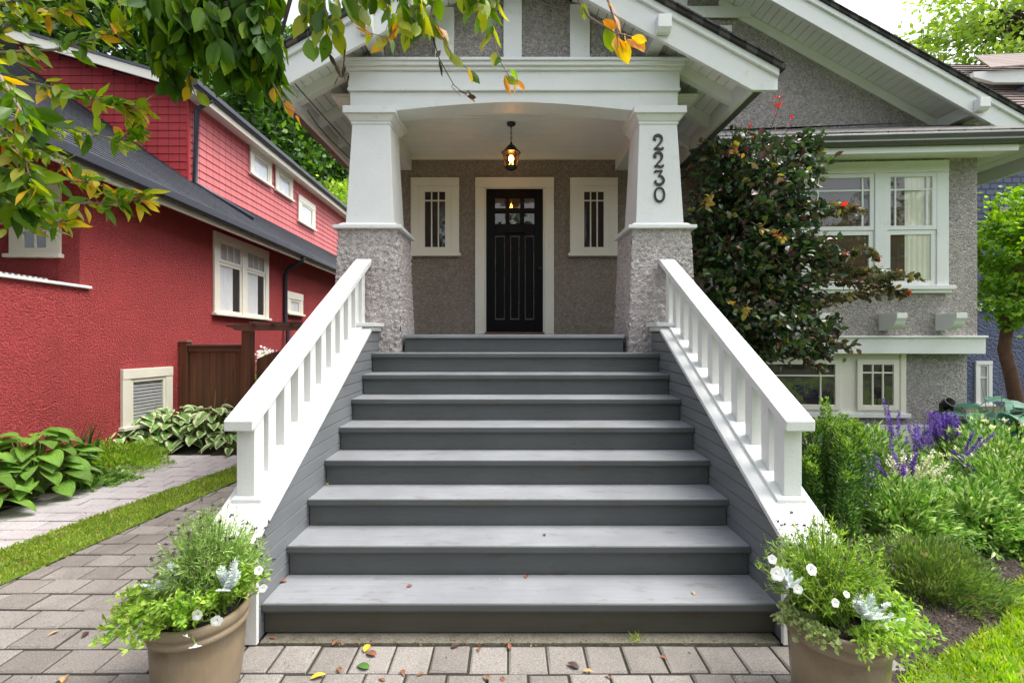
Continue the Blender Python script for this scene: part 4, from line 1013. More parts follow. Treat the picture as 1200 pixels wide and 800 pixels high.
def bigleaf(mb, uv, base, az, el0, el1, L, w, twist=0., cup=.25, nu=9, nv=5, shape=.75):
    """one broad arching leaf blade, uv = (along, 0 midrib .. 1 edge)"""
    p = Vector(base); vs = []; i = len(mb.v)
    for a in range(nu):
        t = a/(nu-1); el = el0+(el1-el0)*t
        d = Vector((math.cos(az)*math.cos(el), math.sin(az)*math.cos(el), math.sin(el)))
        s = Vector((-math.sin(az), math.cos(az), 0)); n = s.cross(d); 
        s2 = s*math.cos(twist)+n*math.sin(twist); n2 = n*math.cos(twist)-s*math.sin(twist)
        ww = w*.5*math.sin(math.pi*min(1, t**shape*.985+.012))**.8
        for b in range(nv):
            q = -1+2*b/(nv-1)
            pt = p+s2*(ww*q)+n2*(cup*ww*(abs(q)**1.5)*-1+.05*ww*math.sin(8*t+3*q))*(-1 if cup < 0 else 1)
            mb.v.append(tuple(pt)); uv.append((t, max(abs(q), max(0, (t-.8)*5) if t > .8 else 0, 0)))
        p = p+d*(L/(nu-1))
    for a in range(nu-1):
        for b in range(nv-1):
            j = i+a*nv+b; mb.f.append((j, j+1, j+nv+1, j+nv))
def hosta(name, c, rad, n, L, w, h, mat, label, cat, seed, group=None, scapes=0):
    r = random.Random(seed); c = Vector(c)
    root = thing(name, tuple(c), label, cat, group)
    mb = MB(); uv = []; st_ = MB()
    for k in range(n):
        q = (k+.5)/n; az = k*2.39996+r.uniform(-.2, .2)
        rr = rad*(.12+.62*q**.7)*r.uniform(.85, 1.15); hh = h*(1-.80*q**1.2)*r.uniform(.85, 1.1)
        b = c+Vector((math.cos(az)*rr, math.sin(az)*rr, hh))
        ll = L*r.uniform(.75, 1.15)
        bigleaf(mb, uv, b, az+r.uniform(-.25, .25), r.uniform(.15, .55)-.35*q, r.uniform(-1.1, -.5)-.2*q, ll, ll*w*r.uniform(.85, 1.1), r.uniform(-.35, .35), .22)
        g = c+Vector((math.cos(az)*.04, math.sin(az)*.04, 0))
        st_.tube([g, g.lerp(b, .5)+Vector((0, 0, .1*h)), b], [.007, .006, .004], 5, False)
    mb.uv = uv
    mb.build('foliage', mat, root, smooth=True, fix=False)
    st_.build('stems', M['stem'], root, fix=False).name = 'stalk'
    for k in range(scapes):
        a = r.uniform(0, 6.28); t = c+Vector((math.cos(a)*.18, math.sin(a)*.18, h*r.uniform(1.25, 1.6)))
        MB().tube([c, c.lerp(t, .6), t], [.006, .005, .003], 5).build('flower_stalk', M['stemb'], root)
    return root
# left bed
hosta('hosta_plant', P(22, 585, 4.62)*1, 0, 0, 0, 0, 0, M['hosta'], '', '', 1) if False else None
GH = 'green hostas by the driveway edge'
hosta('hosta_plant', (-4.72, 4.62, 0), .50, 84, .27, .60, .60, M['hosta'], 'large lime green hosta at the left end of the driveway bed', 'hosta', 1)
hosta('hosta_plant', (-4.78, 4.05, 0), .44, 60, .27, .58, .56, M['hosta'], 'lime green hosta cut by the left edge of the photo', 'hosta', 2)
GV = 'variegated hostas under the basement window'
for i, (px, d, lab, sc_) in enumerate(((165, 6.45, 'white edged hosta at the left end of its row, below the basement window', 3), (205, 6.65, 'white edged hosta in the middle of its row, in front of the fence post', 0), (248, 6.75, 'white edged hosta at the right end of its row, nearest the white railing', 2), (128, 6.2, 'small white edged hosta behind the mossy low shrub', 0))):
    hosta('variegated_hosta', (PX(px, d), d, 0), .54, 72, .24, .62, .50, M['hostav'], lab, 'hosta', 10+i, GV, sc_)
hosta('variegated_hosta', (PX(270, 6.4), 6.45, 0), .34, 26, .2, .6, .30, M['hostav'], 'low white edged hosta partly behind the white newel post', 'hosta', 17, GV)
ir = thing('strappy_plant', (PX(92, 5.2), 5.2, 0), 'upright dark green strap leaved plant between the lime hosta and the low shrub', 'plant')
mb = MB(); uv = []; r = random.Random(4)
for k in range(26):
    a = r.uniform(0, 6.28); bigleaf(mb, uv, (PX(92, 5.2)+r.uniform(-.16, .16), 5.2+r.uniform(-.1, .1), 0), a, r.uniform(1.15, 1.5), r.uniform(.6, 1.3), r.uniform(.45, .72), .04, 0, .3, 7, 3, .5)
mb.uv = uv; mb.build('foliage', M['strap'], ir, smooth=True, fix=False)

def mound(name, c, rad, n, size, wr, mat, label, cat, group=None, up=.6, simple=True, core=None, inner=.35, jit=.12, droop=0.):
    """a bushy plant: leaves through a half-ellipsoid, with stems"""
    c = np.array(c, float); rad = np.array(rad)
    root = thing(name, tuple(c), label, cat, group)
    u = rdir(n); u[:, 2] = np.abs(u[:, 2]); rr = inner+(1-inner)*rng.uniform(0, 1, (n, 1))**.55
    lump = np.array([1+jit*2*noise.noise((q[0]*3+c[0], q[1]*3+c[1], q[2]*3)) for q in u])[:, None]
    pts = c+u*rr*rad*lump
    d = u+np.array([0, 0, up])+rng.normal(size=(n, 3))*.35; d[:, 2] -= droop
    leaves('foliage', mat, root, pts-d/np.linalg.norm(d, axis=1, keepdims=True)*size*.4, d, size*rng.uniform(.6, 1.25, n), wr, simple=simple)
    sm = MB()
    for k in range(14):
        a = rdir(1)[0]; a[2] = abs(a[2]); e = c+a*rad*.8
        sm.tube([tuple(c), tuple(c+(e-c)*.5+np.array([0, 0, .05*rad[2]])), tuple(e)], [.006, .005, .002], 5, False)
    sm.build('stem', M['stemb'], root, fix=False)
    return root
mound('low_shrub', (PX(135, 5.6), 5.6, 0), (.55, .45, .30), 6200, .05, .35, M['fern'], 'low mossy green shrub spreading beside the driveway left of the white edged hostas', 'shrub', jit=.3)
mound('low_shrub', (PX(108, 5.0)+.05, 5.05, 0), (.30, .28, .12), 1800, .045, .7, M['phlox'], 'small round leaved ground shrub at the foot of the lime hosta', 'shrub', jit=.3)
fb_ = mound('flowering_shrub', (PX(309, 8.4), 8.4, 0), (.30, .26, 1.26), 1500, .06, .6, M['phlox'], 'shrub with white blossom showing over the arched gate', 'shrub')
bb_ = np.array([PX(309, 8.4), 8.4, 1.22])+rng.normal(size=(120, 3))*np.array([.10, .08, .06]); leaves('blossom', M['petal'], fb_, bb_, rdir(120, (0, 0, .5)), .05, .8)

# yew made of upright plumes
yw = thing('yew_shrub', (2.62, 3.85, 0), 'dense dark green yew shrub of upright plumes beside the right stair railing', 'shrub')
pp = []; dd = []
r = random.Random(9)
for k in range(46):
    a = r.uniform(0, 6.28); q = r.uniform(0, 1)**.5
    bx_ = 2.62+math.cos(a)*q*.36; by_ = 3.85+math.sin(a)*q*.36; ht = (1.14-.42*q)*r.uniform(.66, 1.06); rr_ = r.uniform(.055, .09)
    n = 620
    z = rng.uniform(.05, 1, n)*ht; ang = rng.uniform(0, 6.283, n); rad_ = rr_*(1-(z/ht)**3*.75)*rng.uniform(.5, 1.05, n)
    pp.append(np.stack([bx_+np.cos(ang)*rad_, by_+np.sin(ang)*rad_, z], 1)); dd.append(np.stack([np.cos(ang)*.8, np.sin(ang)*.8, rng.uniform(.2, 1.1, n)], 1))
leaves('foliage', M['yew'], yw, np.concatenate(pp), np.concatenate(dd), .034, .28, simple=True)
tips_p = []; tips_d = []
for a_, b_ in zip(pp, dd):
    o_ = np.argsort(a_[:, 2])[-60:]; q_ = a_[o_]; q_ = q_+rng.normal(size=q_.shape)*.012; tips_p.append(q_); tips_d.append(b_[o_]+np.array([0, 0, .8]))
M['yewtip'] = leafmat('yew_new_growth', [(0., (.16, .30, .03)), (1., (.34, .48, .08))], .3, .4)
leaves('new_growth', M['yewtip'], yw, np.concatenate(tips_p), np.concatenate(tips_d), .032, .3, simple=True)
tm = MB()
for k in range(9):
    a = k*.7; tm.tube([(2.62, 3.85, 0), (2.62+.12*math.cos(a), 3.85+.12*math.sin(a), .4), (2.62+.22*math.cos(a), 3.85+.22*math.sin(a), .8)], [.02, .013, .006], 6, False)
tm.build('stem', M['bark'], yw, fix=False)
mound('heather_mound', (2.68, 2.98, -.02), (.41, .36, .30), 11000, .04, .25, M['rose'], 'low rounded fine leaved shrub at the curved edge of the lawn', 'shrub', jit=.22)
GP = 'leafy perennials filling the right bed'
for (px, d, rx_, h, lab) in ((1052, 3.75, .44, .42, 'lance leaved green perennial right of the yew, behind the low rounded shrub'),
                       (1128, 3.72, .42, .42, 'lance leaved green perennial behind the right side of the low rounded shrub'),
                       (1185, 4.05, .48, .50, 'lance leaved green perennial at the right edge above the soil border'),
                       (1092, 4.5, .5, .42, 'green perennial in the middle of the bed under the cream plumes'),
                       (1172, 3.62, .30, .26, 'low lance leaved perennial at the soil border right of the low rounded shrub'),
                       (1018, 4.75, .38, .66, 'dark leafy perennial directly right of the yew top, under the basement window')):
    mound('leafy_perennial', (PX(px, d), d, 0), (rx_, rx_, h), 4200, .072, .25, M['phlox'], lab, 'plant', GP, up=.5, simple=False, inner=.45, jit=.2, droop=.35)
bp = mound('yellow_flowered_plant', (PX(1163, 4.95), 4.95, 0), (.62, .5, .66), 4600, .06, .32, M['phlox'], 'tall leafy plant dotted with pale yellow flower heads below the blue hosta', 'plant', simple=False, jit=.2)
fp = []
for k in range(26):
    a = rdir(1)[0]; a[2] = abs(a[2])+.2; a[1] = -abs(a[1]); a /= np.linalg.norm(a); fp.append(np.array([PX(1163, 4.95), 4.95, 0])+a*np.array([.62, .5, .68])*1.04)
fpp = np.repeat(np.array(fp), 26, 0)+rng.normal(size=(26*26, 3))*.012
leaves('flower_heads', M['yellowfl'], bp, fpp, rdir(len(fpp), (0, -.3, .8)), .018, .6, simple=True).name = 'flower_head'
# salvia, astilbe
def spikes(name, base, tips, mat, label, cat, floret=.018, per=150, fr=.5, thick=.016, stemm='stem', leafn=500, group=None):
    b = Vector(base); root = thing(name, tuple(b), label, cat, group)
    sm = MB(); P_ = []; D_ = []
    for t in tips:
        t = Vector(t); b2 = b+Vector((random.uniform(-.07, .07), random.uniform(-.07, .07), 0))
        mid = b2.lerp(t, .55)+Vector((0, 0, .08*(t-b2).length)); path = [b2, mid, t]
        sm.tube(path, [.004, .0035, .002], 5, False)
        for k in range(per):
            q = 1-fr*random.random(); p = mid.lerp(t, (q-.55)/.45) if q > .55 else b2.lerp(mid, q/.55)
            w = thick*(1.25-(q-(1-fr))/fr)
            o = Vector(rdir(1)[0])*w; P_.append(p+o*.3); D_.append(o+Vector((0, 0, .004)))
    sm.build('stem', M[stemm], root, fix=False)
    leaves('flower_spike', mat, root, np.array([tuple(p) for p in P_]), np.array([tuple(d) for d in D_]), floret*rng.uniform(.6, 1.3, len(P_)), .6, simple=True)
    if leafn:
        u = rdir(leafn); u[:, 2] = np.abs(u[:, 2])
        leaves('foliage', M['phlox'], root, np.array(tuple(b))+u*np.array([.18, .18, .32])*rng.uniform(.3, 1, (leafn, 1)), u+np.array([0, 0, .4]), .075, .38)
    return root
GS = 'purple salvias in the right bed'
tp = lambda l: [P(x, y, d) for x, y, d in l]
rj = random.Random(21)
spikes('salvia_plant', (PX(1108, 5.25), 5.25, 0), [P(1087+rj.uniform(0, 38), 482+rj.uniform(0, 24), 5.2+rj.uniform(-.15, .15)) for k in range(52)], M['purple'], 'dense upright purple salvia in front of the right bay corner', 'salvia', group=GS, fr=.42)
spikes('salvia_plant', (PX(1048, 4.25), 4.2, 0), tp([(1003, 537, 4.0), (1012, 545, 3.95), (1021, 534, 4.0), (1030, 548, 3.9), (1016, 566, 3.8), (1058, 545, 3.9), (1064, 535, 4.0), (1072, 540, 3.95), (1035, 468, 4.6), (1041, 474, 4.6), (1053, 482, 4.6), (1014, 590, 3.7), (1008, 552, 3.85), (1026, 560, 3.85), (1000, 528, 3.9), (1018, 522, 3.95), (1047, 530, 3.95), (1060, 552, 3.85), (1075, 530, 3.9), (1046, 500, 4.2)]), M['purple'], 'loose salvia with drooping purple spikes right of the yew', 'salvia', group=GS, fr=.34, per=170, thick=.02)
spikes('salvia_plant', (PX(1098, 4.7), 4.65, 0), tp([(1137, 529, 4.3), (1130, 538, 4.3), (1136, 545, 4.2), (1143, 551, 4.15), (1118, 528, 4.4), (1126, 533, 4.35), (1150, 512, 4.5), (1165, 508, 4.6), (1140, 508, 4.6)]), M['purple'], 'salvia whose purple spikes lean right over the leafy bed', 'salvia', group=GS, fr=.36, per=170, thick=.02)
spikes('salvia_plant', (PX(1080, 4.9), 4.9, 0), [P(1058+rj.uniform(0, 42), 492+rj.uniform(0, 34), 4.75+rj.uniform(-.15, .15)) for k in range(22)], M['purple'], 'airy salvia with thin purple spires under the right basement window', 'salvia', group=GS, fr=.34, per=90, thick=.014)
spikes('astilbe_plant', (PX(1062, 4.4), 4.35, 0), [P(1038+rj.uniform(0, 80), 526+rj.uniform(0, 44), 3.95+rj.uniform(-.2, .2)) for k in range(30)], M['creamfl'], 'astilbe with cream feathery plumes in the middle of the right bed', 'astilbe', .017, 110, .5, .034)
hosta('blue_hosta', (PX(1168, 5.9), 5.9, 0), .62, 30, .42, .62, .72, M['hostab'], 'large blue green hosta under the slim tree', 'hosta', 31, None, 2)
hosta('blue_hosta', (PX(1215, 5.6), 5.7, 0), .5, 22, .38, .62, .70, M['hostab'], 'blue green hosta cut by the right edge of the photo', 'hosta', 32)
sp = thing('garden_spotlight', (PX(1106, 5.75), 5.75, 0), 'black garden spotlight on a stake behind the dense purple salvia', 'light')
c = P(1109, 474, 5.75)
MB().tube([(c.x, c.y, 0), (c.x, c.y, c.z-.05)], .012, 8).build('stake', M['metal'], sp)
kb = MB(); kb.lathe([(0, -.07), (.04, -.07), (.055, -.02), (.062, .06), (.066, .062), (.066, .075), (.055, .075), (.05, .03), (0, .02)], (0, 0, 0), 18)
ca, sa_ = math.cos(.9), math.sin(.9)
kb.v = [(c.x+p[0], c.y+p[1]*ca-p[2]*sa_*-1*-1, c.z+p[1]*sa_+p[2]*ca) for p in kb.v]; kb.build('lamp_head', M['metal'], sp, smooth=True)
MB().box(c.x-.075, c.x-.062, c.y-.02, c.y+.02, c.z-.07, c.z+.02).box(c.x+.062, c.x+.075, c.y-.02, c.y+.02, c.z-.07, c.z+.02).box(c.x-.075, c.x+.075, c.y-.02, c.y+.02, c.z-.083, c.z-.0705).build('bracket', M['metal'], sp, .003)

# ------------------------------------------------------------------ pots
def pot(cx, cy, label, hk=1.10):
    t = thing('flower_pot', (cx, cy, 0), label, 'pot', 'flower pots flanking the steps')
    prof = [(0, .002), (.178, .002), (.186, .012), (.194, .05), (.203, .12), (.209, .20), (.213, .262), (.222, .266), (.227, .275), (.224, .285), (.219, .288), (.219, .298), (.226, .302), (.232, .316), (.229, .334), (.218, .342), (.206, .338), (.20, .32), (.198, .25)]
    prof = [(r_*.88, z_*hk) for r_, z_ in prof]
    MB().lathe(prof, (cx, cy, 0), 56).build('pot_body', M['pot'], t, smooth=True)
    MB().lathe([(0, .348), (.1, .351), (.174, .340)], (cx, cy, 0), 28).build('potting_soil', M['soil'], t)
    return t
plx, ply = -1.41, 2.12; prx, pry = 1.412, 2.02
pot(plx, ply, 'brown glazed clay pot left of the bottom step'); pot(prx, pry, 'brown glazed clay pot right of the bottom step', 1.16)
def bush(name, c, rad, nst, L, mat, label, cat, leafL, wr, buds, per=26, spread=1.0, group=None):
    """fine stems fanning out of a pot, small leaves along them, buds on top"""
    c = Vector(c); root = thing(name, tuple(c), label, cat, group); sm = MB(); P_ = []; D_ = []; B_ = []
    for k in range(nst):
        u = Vector(rdir(1)[0]); u.z = abs(u.z)*.9+.35; u.normalize()
        e = c+Vector((u.x*rad[0]*spread, u.y*rad[1], u.z*rad[2]))*random.uniform(.72, 1.06)
        b = c+Vector((u.x*.05, u.y*.05, 0)); m = b.lerp(e, .5)+Vector((0, 0, .12*rad[2]))
        sm.tube([b, m, e], [.0022, .0018, .001], 4, False)
        for j in range(per):
            q = random.uniform(.12, 1); p = b.lerp(m, q*2) if q < .5 else m.lerp(e, q*2-1)
            P_.append(tuple(p)); D_.append(tuple(Vector(rdir(1)[0])*.8+u*.8))
        if random.random() < buds:
            e2 = e+Vector((u.x*.03, u.y*.03, .035+random.uniform(0, .03))); sm.tube([e, e2], .001, 4, False)
            for j in range(14): B_.append(tuple(e2+Vector(rdir(1)[0])*.004))
    sm.build('stem', M['stem'], root, fix=False)
    leaves('foliage', mat, root, np.array(P_), np.array(D_), leafL*rng.uniform(.6, 1.25, len(P_)), wr, simple=True)
    if B_: leaves('seed_bud', M['bud'], root, np.array(B_), rdir(len(B_), (0, 0, .8)), .011, .6, simple=True)
    return root
bush('lavender_plant', (plx+.03, ply+.04, .34), (.255, .24, .46), 330, 0, M['lavleaf'], 'bushy grey green plant with dark buds in the left pot', 'plant', .031, .15, .2, 44)
bush('flowering_plant', (prx-.02, pry+.05, .34), (.29, .26, .44), 340, 0, M['fern'], 'bushy bright green plant with dark buds in the right pot', 'plant', .030, .15, .26, 40)
def trailing(name, c, az0, az1, n, L, drop, mat, label, leafL=.026, wr=.6, per=30, group=None, rim=.19, up=.08):
    c = Vector(c); root = thing(name, tuple(c), label, 'plant', group); sm = MB(); P_ = []; D_ = []
    for k in range(n):
        a = random.uniform(az0, az1); o = Vector((math.cos(a), math.sin(a), 0)); l = L*random.uniform(.4, 1.1)
        b = c+o*rim*random.uniform(.35, .9); m = c+o*(rim+.01)+Vector((0, 0, up*random.uniform(.4, 1.3))); e = m+o*l+Vector((random.uniform(-.05, .05), 0, -drop*random.uniform(.1, 1.)))
        sm.tube([b, m, e], [.002, .0018, .001], 4, False)
        for j in range(per):
            q = random.random(); p = b.lerp(m, q*2) if q < .5 else m.lerp(e, q*2-1)
            P_.append(tuple(p+Vector(rdir(1)[0])*.012)); D_.append(tuple(Vector(rdir(1)[0])+o*.6+Vector((0, 0, .5))))
    sm.build('stem', M['stem'], root, fix=False)
    leaves('foliage', mat, root, np.array(P_), np.array(D_), leafL*rng.uniform(.6, 1.3, len(P_)), wr)
    return root
trailing('trailing_plant', (plx, ply, .37), 2.6, 4.6, 52, .13, .06, M['fern'], 'green trailing plant spilling over the left side of the left pot', .028, .5, 34)
trailing('trailing_plant', (plx, ply, .37), -1.9, .6, 46, .05, .02, M['fern'], 'green filler plant on the right side of the left pot behind the silver leaves', .026, .5, 30, up=.14)
trailing('trailing_plant', (prx, pry, .385), -1.9, 1.0, 70, .12, .06, M['fern'], 'yellow green trailing plant spilling over the right side of the right pot', .026, .45, 34)
M['palefern'] = leafmat('pale_variegated_leaf', [(0., (.26, .36, .10)), (.6, (.48, .52, .26)), (1., (.20, .34, .06))], .3)
trailing('trailing_plant', (prx, pry, .37), 2.9, 4.1, 26, .04, .06, M['palefern'], 'pale variegated trailing plant hanging over the left rim of the right pot', .020, .7, 30, up=.04)
def silver(c, label, n=11, L=.13, lean=(0, 0, 0)):
    root = thing('silver_plant', tuple(c), label, 'plant', 'silver leaved plants in the pots'); c = Vector(c); P_ = []; D_ = []; S_ = []; sm = MB()
    for k in range(n):
        u = Vector(rdir(1)[0])+Vector(lean); u.z = abs(u.z)+.35; u.normalize(); l = L*random.uniform(.6, 1.1)
        sd = u.cross(Vector((0, 0, 1))); sd.normalize(); e = c+u*l
        sm.tube([c, c.lerp(e, .5)+Vector((0, 0, .01)), e], [.003, .0025, .0012], 5, False)
        for j in range(9):
            q = .25+.75*j/8; p = c.lerp(e, q)
            for s in (-1, 1):
                for f in (.0, .35):
                    P_.append(tuple(p)); D_.append(tuple(u*(.7+f)+sd*s*(1-f))); S_.append(L*.26*(1.15-.6*abs(q-.5)))
        P_.append(tuple(e)); D_.append(tuple(u)); S_.append(L*.25)
    sm.build('stem', M['silver'], root, fix=False)
    leaves('foliage', M['silver'], root, np.array(P_), np.array(D_), np.array(S_), .30)
    return root
silver(P(268, 692, 2.0), 'silver leaved plant on the right side of the left pot', 11, .10, (.2, -.4, .8))
silver(P(200, 690, 2.05), 'silver leaved plant on the left side of the left pot, half buried in green', 8, .09, (-.5, -.2, .7))
silver(P(1012, 725, 1.86), 'silver leaved plant at the front rim of the right pot, left of its twin', 9, .095, (0, -.35, .9))
silver(P(1030, 738, 1.86), 'silver leaved plant at the front rim of the right pot, right of its twin', 9, .095, (.3, -.3, .8))
silver(P(922, 690, 1.95), 'silver leaved plant at the left of the right pot under the white flower', 7, .09, (-.3, -.2, .9))
def blossom(mb, c, nrm, r):
    n = Vector(nrm).normalized(); a = n.orthogonal().normalized(); b = n.cross(a); k = 20
    rings = []
    for q, h in ((.08, -.45), (.35, -.08), (.75, .06), (1., .02)):
        rings.append(mb.pts([Vector(c)+(a*math.cos(2*math.pi*j/k)+b*math.sin(2*math.pi*j/k))*r*q*(1+((.07*math.cos(5*2*math.pi*j/k)+.05*math.sin(j*2.7+c[0]*40)) if q > .5 else 0))+n*(h*r+(.07*r*math.sin(10*math.pi*j/k*2+1) if q == 1 else 0)) for j in range(k)]))
    for i in range(3):
        for j in range(k): mb.f.append((rings[i]+j, rings[i]+(j+1) % k, rings[i+1]+(j+1) % k, rings[i+1]+j))
def flower(px, py, d, nrm, r, label, pos):
    c = P(px, py, d); root = thing('white_flower', tuple(c), label, 'flower', 'white trumpet flowers in the pots')
    r *= .82; mb = MB(); blossom(mb, c, nrm, r); mb.build('petals', M['petal'], root, smooth=True, fix=False)
    n = Vector(nrm).normalized(); e = Vector(pos)
    MB().tube([c-n*r*.4, (c-n*r*.8).lerp(e, .5)+Vector((0, 0, .01)), e], [.003, .002, .002], 5).build('stem', M['stem'], root)
lp = (plx, ply-.1, .33); rp = (prx, pry-.08, .34)
flower(231, 720, 1.90, (0, -1, .15), .026, 'white flower hanging over the middle of the left pot rim', lp)
flower(254, 727, 1.90, (.3, -1, -.1), .028, 'white flower right of the middle on the left pot rim', lp)
flower(229, 757, 1.86, (.1, -.4, -1), .026, 'white flower dangling lowest down the left pot', lp)
flower(218, 745, 1.88, (-.2, -.6, -.6), .018, 'small white flower bud left of the dangling one on the left pot', lp)
flower(303, 668, 2.05, (.3, -.8, .3), .022, 'white flower at the far right of the left pot, upper one of two', (plx+.15, ply, .34))
flower(308, 689, 2.05, (.5, -.8, 0), .022, 'white flower at the far right of the left pot, lower one of two', (plx+.15, ply, .34))
flower(911, 672, 1.90, (-.1, -1, .2), .034, 'largest white flower at the left of the right pot', (prx-.14, pry, .34))
flower(905, 655, 1.95, (-.2, -1, .4), .022, 'white flower just above the largest one in the right pot', (prx-.14, pry, .34))
flower(951, 667, 1.86, (.1, -1, .5), .026, 'white flower in the middle of the right pot foliage', rp)
flower(935, 690, 1.84, (-.2, -1, .2), .022, 'white flower below the middle one in the right pot', rp)
flower(979, 706, 1.82, (.1, -1, .3), .020, 'white flower left of the silver leaves in the right pot', rp)
flower(992, 696, 1.84, (.1, -1, .6), .016, 'small white flower just above the silver leaves in the right pot', rp)

# ------------------------------------------------------------------ copper leaved tree
def tree(name, base, label, cat, trunkpath, trad, barkm, crowns, leafm, lsize, wr, group=None, limbs=14, simple=True, up=.6):
    root = thing(name, base, label, cat, group)
    tr = MB(); tr.tube(trunkpath, trad, 12)
    top = Vector(trunkpath[-1]); mid = Vector(trunkpath[max(0, len(trunkpath)-2)])
    allp = []; alld = []
    for (c, rad, ncl, nper, cr, sh) in crowns:
        cc, p, d = clumps(c, rad, ncl, nper, cr, sh); allp.append(p); alld.append(d)
        for q in cc[rng.choice(len(cc), min(limbs, len(cc)), replace=False)]:
            s = mid.lerp(top, random.random()); e = Vector(q); m = s.lerp(e, .5)+Vector((0, 0, .12*(e-s).length))
            tr.tube([s, m, e], [trad[-1]*.7, trad[-1]*.4, trad[-1]*.12], 6, False)
    tr.build('trunk', barkm, root, smooth=True, fix=False)
    p = np.concatenate(allp); d = np.concatenate(alld)
    leaves('crown', leafm, root, p, d, lsize*rng.uniform(.7, 1.25, len(p)), wr, simple=simple, upbias=up)
    return root
cd = 5.15
cx_ = lambda px, d=cd: PX(px, d)
def CR(px, py, rx_, ry_, ncl, nper, cr=.10, sh=.3, d=cd, ry3=None): s = d/F; return ((PX(px, d), d, PZ(py, d)), (rx_*s, ry3 or rx_*s, ry_*s), ncl, nper, cr, sh)
bt = tree('copper_beech', (2.75, cd, 0), 'small tree with dark purple green leaves between the porch and the bay window', 'tree',
     [(2.75, cd, 0), (2.78, cd, .8), (2.74, cd, 1.6), (2.80, cd, 2.6), (2.86, cd, 3.4)], [.05, .042, .035, .025, .012], M['bark'],
     [CR(890, 235, 60, 70, 36, 50, .10, .2), CR(880, 330, 62, 80, 44, 50, .11, .15), CR(922, 290, 52, 60, 26, 46, .10, .2), CR(925, 385, 46, 48, 26, 40, .10, .2), CR(852, 200, 36, 36, 20, 40, .09, .2), CR(925, 190, 36, 34, 18, 34, .08, .2), CR(855, 385, 38, 48, 26, 46, .1, .2), CR(840, 270, 26, 60, 20, 44, .08, .2)], M['copper'], .084, .64, limbs=7, simple=False)
# reaching twigs with sparse leaves
def twig(root, paths, leafm, per, L, wr, rad=.006, barkm='twigd', droop=.2, name='twig', tip=None, tipfrac=.0, spread=.02, hi=False, fname='leaf_cluster'):
    for path in paths:
        path = [Vector(p) for p in path]; n = len(path); sm = MB()
        sm.tube(path, [rad*(1-.8*k/(n-1)) for k in range(n)], 6)
        ln = sum((path[k+1]-path[k]).length for k in range(n-1)); P_ = []; D_ = []; T_ = []
        for j in range(max(3, int(per*ln))):
            q = random.uniform(.05, 1)*(n-1); k = min(n-2, int(q)); p = path[k].lerp(path[k+1], q-k); t = (path[k+1]-path[k]).normalized()
            d = t*.7+Vector(rdir(1)[0])*.8+Vector((0, 0, -droop))
            o = Vector(rdir(1)[0])*spread
            sm.tube([p, p+o], .0012, 4, False)
            P_.append(tuple(p+o)); D_.append(tuple(d)); T_.append(bool(tip) and random.random() < tipfrac*(q/(n-1))**1.5*2)
        b = sm.build(name, M[barkm], root, fix=False); b['_o'] = root['_o']
        sz = L*rng.uniform(.6, 1.15, len(P_))
        v, f = (leafhi if hi else leafverts)(np.array(P_), np.array(D_), sz, wr)
        mb = MB(); mb.v = v.tolist(); mb.f = f
        o = mb.build(fname, leafm, b, fix=False, smooth=hi)
        if tip:
            o.data.materials.append(tip); per_v = 40 if hi else 8
            o.data.polygons.foreach_set('material_index', [1 if T_[q[0]//per_v] else 0 for q in f])
d0 = 5.0
def PP(l, d): return [P(x, y, d+dd) for x, y, dd in l]
twig(bt, [PP([(930, 300, 0), (985, 318, -.1), (1030, 318, -.15), (1078, 326, -.2)], d0), PP([(940, 318, .1), (990, 326, 0), (1035, 338, -.1), (1060, 345, -.15)], d0), PP([(930, 345, .1), (985, 352, 0), (1020, 338, 0)], d0), PP([(950, 285, -.1), (985, 312, -.1), (1015, 322, -.15)], d0), PP([(940, 290, 0), (985, 300, -.1), (1012, 292, -.2), (1030, 300, -.2)], d0), PP([(930, 330, 0), (980, 332, -.1), (1020, 328, -.2), (1055, 322, -.2)], d0), PP([(930, 262, 0), (970, 248, -.1), (1010, 246, -.1)], d0), PP([(930, 240, 0), (965, 240, -.1), (1000, 244, -.1)], d0),
          PP([(935, 390, 0), (975, 403, -.1), (1000, 406, -.2)], d0), PP([(930, 345, 0), (960, 360, -.1), (990, 345, -.2), (1030, 345, -.2)], d0), PP([(925, 405, 0), (948, 425, -.05), (962, 432, -.1)], d0)], M['coppertip'], 145, .076, .62, .007, 'twigd', .1, tip=M['redleaf'], tipfrac=.025, spread=.035)
twig(bt, [PP([(895, 190, 0), (900, 160, 0), (912, 128, 0), (914, 112, 0)], d0), PP([(900, 180, 0), (925, 150, 0), (930, 138, 0)], d0), PP([(890, 180, 0), (880, 160, 0), (878, 146, 0)], d0)], M['copper'], 22, .055, .6, .005, 'twigd', .0, tip=M['redleaf'], tipfrac=.75)
twig(bt, [PP([(880, 260, -.55), (905, 275, -.7), (915, 280, -.75)], d0), PP([(870, 190, -.5), (862, 180, -.6), (860, 170, -.6)], d0), PP([(850, 350, -.6), (870, 362, -.7), (885, 368, -.7)], d0), PP([(835, 225, -.45), (828, 235, -.5), (826, 245, -.5)], d0)], M['oliveleaf'], 60, .07, .6, .005, 'twigd', .0, tip=M['redleaf'], tipfrac=.08)

